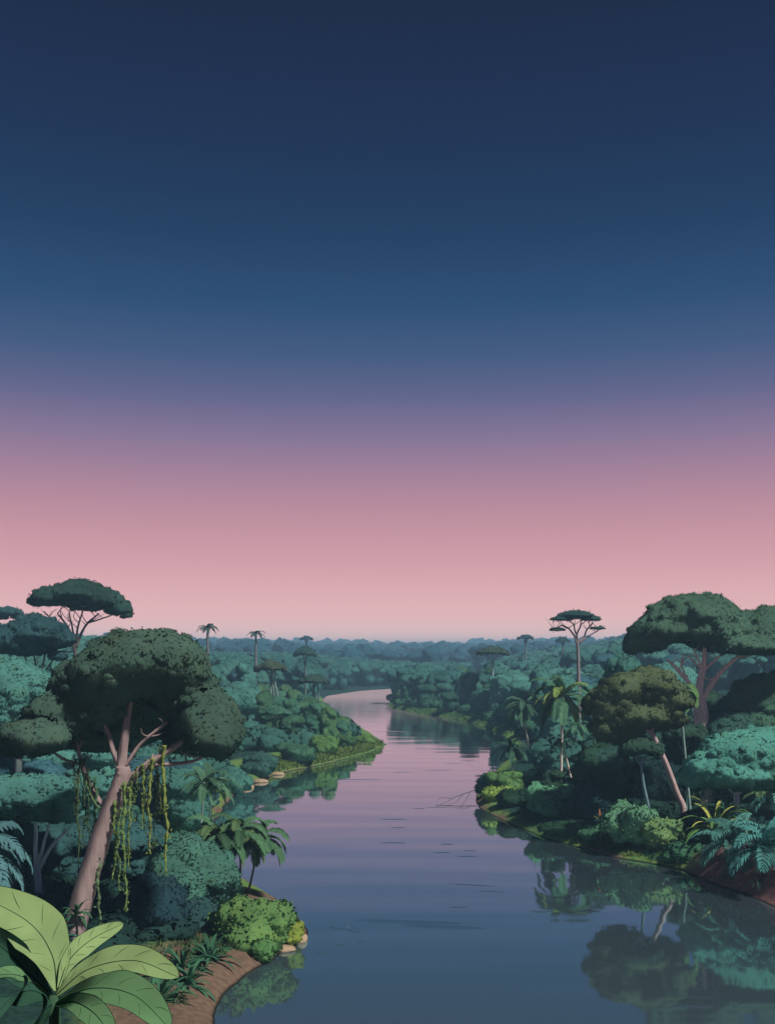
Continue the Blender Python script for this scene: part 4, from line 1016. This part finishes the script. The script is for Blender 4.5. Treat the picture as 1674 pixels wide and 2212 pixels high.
# ================================================================== FOREGROUND BROAD-LEAVED PLANT
Yf = 5.6
hub = P(118, 2150, Yf)
o = root('broad_leaf_plant', (hub[0], hub[1], gz(hub[0], hub[1])), 'large light green broad leaved plant filling the bottom left corner', 'plant')
O_ = np.array(o.location)
b = Buf(); limb(b, [(0, 0, -.2), (0.02, 0, .6), tuple(hub-O_)], .06, .028, 14, 8, .04, 1)
link('stem', b.mesh('stem', M['bark']), o, (.05, .11, .06))
LG = (.22, .32, .13); DG = (.035, .095, .06); MG = (.10, .20, .09)  # LG for lit leaves; DG has the shade of the lower leaves painted in
# (points (x, y, dY), half width, facing vector, colour)
leafs = [
 ([(124, 2140, 0), (112, 2060, .25), (60, 1990, .45), (-60, 1925, .5)], 62, (.25, -1, .55), LG),
 ([(126, 2135, 0), (150, 2075, .2), (198, 2030, .35), (268, 1994, .45)], 25, (.5, -.9, .5), LG),
 ([(122, 2150, 0), (190, 2095, -.05), (290, 2075, -.2), (389, 2112, -.45)], 36, (.0, -.8, .8), LG),
 ([(122, 2165, 0), (200, 2135, -.3), (290, 2150, -.55), (368, 2222, -.8)], 40, (.1, -.8, .8), MG),
 ([(112, 2150, 0), (70, 2110, .2), (10, 2050, .35), (-80, 1990, .4)], 44, (-.3, -.8, .3), DG),
 ([(108, 2155, 0), (60, 2115, -.2), (10, 2105, -.3), (-60, 2125, -.5)], 22, (0, -.6, 1), MG),
 ([(110, 2160, 0), (70, 2140, -.3), (20, 2160, -.5), (-40, 2240, -.7)], 34, (-.4, -.9, .2), DG),
 ([(114, 2170, 0), (100, 2180, -.4), (70, 2220, -.6), (40, 2300, -.8)], 42, (-.4, -1, .1), DG),
 ([(120, 2170, 0), (165, 2165, -.4), (215, 2200, -.65), (250, 2270, -.8)], 26, (.2, -1, .5), MG),
]
for pts, w, f, c in leafs:
    b = Buf(); rb = Buf(); rs_ = np.random.RandomState(int(w))
    blade(b, [P(px, py, Yf+d)-O_ for px, py, d in pts], w*Yf/F, f, fold=.22, n=36, m=8, wave=.03, rs=rs_, ribbuf=rb, rib=.0032, veins=9, tipk=.45, basek=.55)
    lo = link('leaf', b.mesh('leaf', M['blade']), o, c)
    link('midrib', rb.mesh('midrib', M['vein']), lo)

# ================================================================== SKY, LIGHT, HAZE, CAMERA
w = bpy.data.worlds.new('World'); SC.world = w; w.use_nodes = True
nt = w.node_tree; nt.nodes.clear()
out = nt.nodes.new('ShaderNodeOutputWorld'); bg = nt.nodes.new('ShaderNodeBackground'); bg.inputs[1].default_value = 1
tc = nt.nodes.new('ShaderNodeTexCoord'); sx = nt.nodes.new('ShaderNodeSeparateXYZ'); nt.links.new(tc.outputs['Generated'], sx.inputs[0])
cr = nt.nodes.new('ShaderNodeValToRGB'); nt.links.new(sx.outputs['Z'], cr.inputs[0])
stops = [(1400, (255, 214, 202)), (1375, (255, 207, 198)), (1330, (242, 188, 188)), (1230, (218, 163, 171)), (1130, (196, 145, 159)), (1040, (170, 131, 154)), (950, (135, 117, 150)), (860, (98, 101, 140)), (770, (67, 90, 129)),
         (660, (45, 78, 117)), (500, (34, 63, 98)), (300, (31, 51, 85)), (0, (27, 42, 70))]
el = cr.color_ramp.elements
while len(el) > 1: el.remove(el[-1])
for i, (yd, c) in enumerate(stops):
    s = (HY-yd)/F; z = s/math.sqrt(1+s*s)
    e = el[0] if i == 0 else el.new(z)
    e.position = z if i else 0.0; e.color = srgb(*c)
cr.color_ramp.interpolation = 'LINEAR'
nt.links.new(cr.outputs[0], bg.inputs[0]); nt.links.new(bg.outputs[0], out.inputs[0])

sun = bpy.data.lights.new('sun', 'SUN'); sun.energy = 5.0; sun.angle = math.radians(4); sun.color = (1, .97, .92)
so = bpy.data.objects.new('sun', sun); COL.objects.link(so)
d = Vector((.66, -.58, 1.15)); so.rotation_euler = d.to_track_quat('Z', 'Y').to_euler(); so.location = (100, -100, 200)

HAZE = 0.00052
m, nt, out = newmat('haze_air')
pv = N(nt, 'ShaderNodeVolumePrincipled'); pv.inputs['Color'].default_value = (.40, .74, 1.0, 1); pv.inputs['Density'].default_value = HAZE; pv.inputs['Anisotropy'].default_value = 0
nt.links.new(pv.outputs[0], out.inputs['Volume'])
b = Buf(); x0, x1, y0, y1, z0, z1 = -2420, 2420, -420, 3020, -4, 38
b.add([(x0, y0, z0), (x1, y0, z0), (x1, y1, z0), (x0, y1, z0), (x0, y0, z1), (x1, y0, z1), (x1, y1, z1), (x0, y1, z1)],
      f4=[(0, 3, 2, 1), (4, 5, 6, 7), (0, 1, 5, 4), (1, 2, 6, 5), (2, 3, 7, 6), (3, 0, 4, 7)])
tag(link('haze', b.mesh('haze', m, smooth=False)), None, None, kind='stuff')

cam = bpy.data.cameras.new('camera'); co = bpy.data.objects.new('camera', cam); COL.objects.link(co)
co.location = (0, 0, H); co.rotation_euler = (math.radians(90), 0, 0)
cam.sensor_fit = 'VERTICAL'; cam.sensor_height = 36; cam.lens = 36; cam.shift_y = 294/2212
cam.clip_end = 12000; cam.clip_start = .1
SC.camera = co
SC.view_settings.view_transform = 'Standard'; SC.view_settings.look = 'None'; SC.view_settings.exposure = 0; SC.view_settings.gamma = 1
SC.cycles.max_bounces = 5; SC.cycles.diffuse_bounces = 2; SC.cycles.glossy_bounces = 2; SC.cycles.volume_bounces = 0
SC.cycles.use_denoising = True
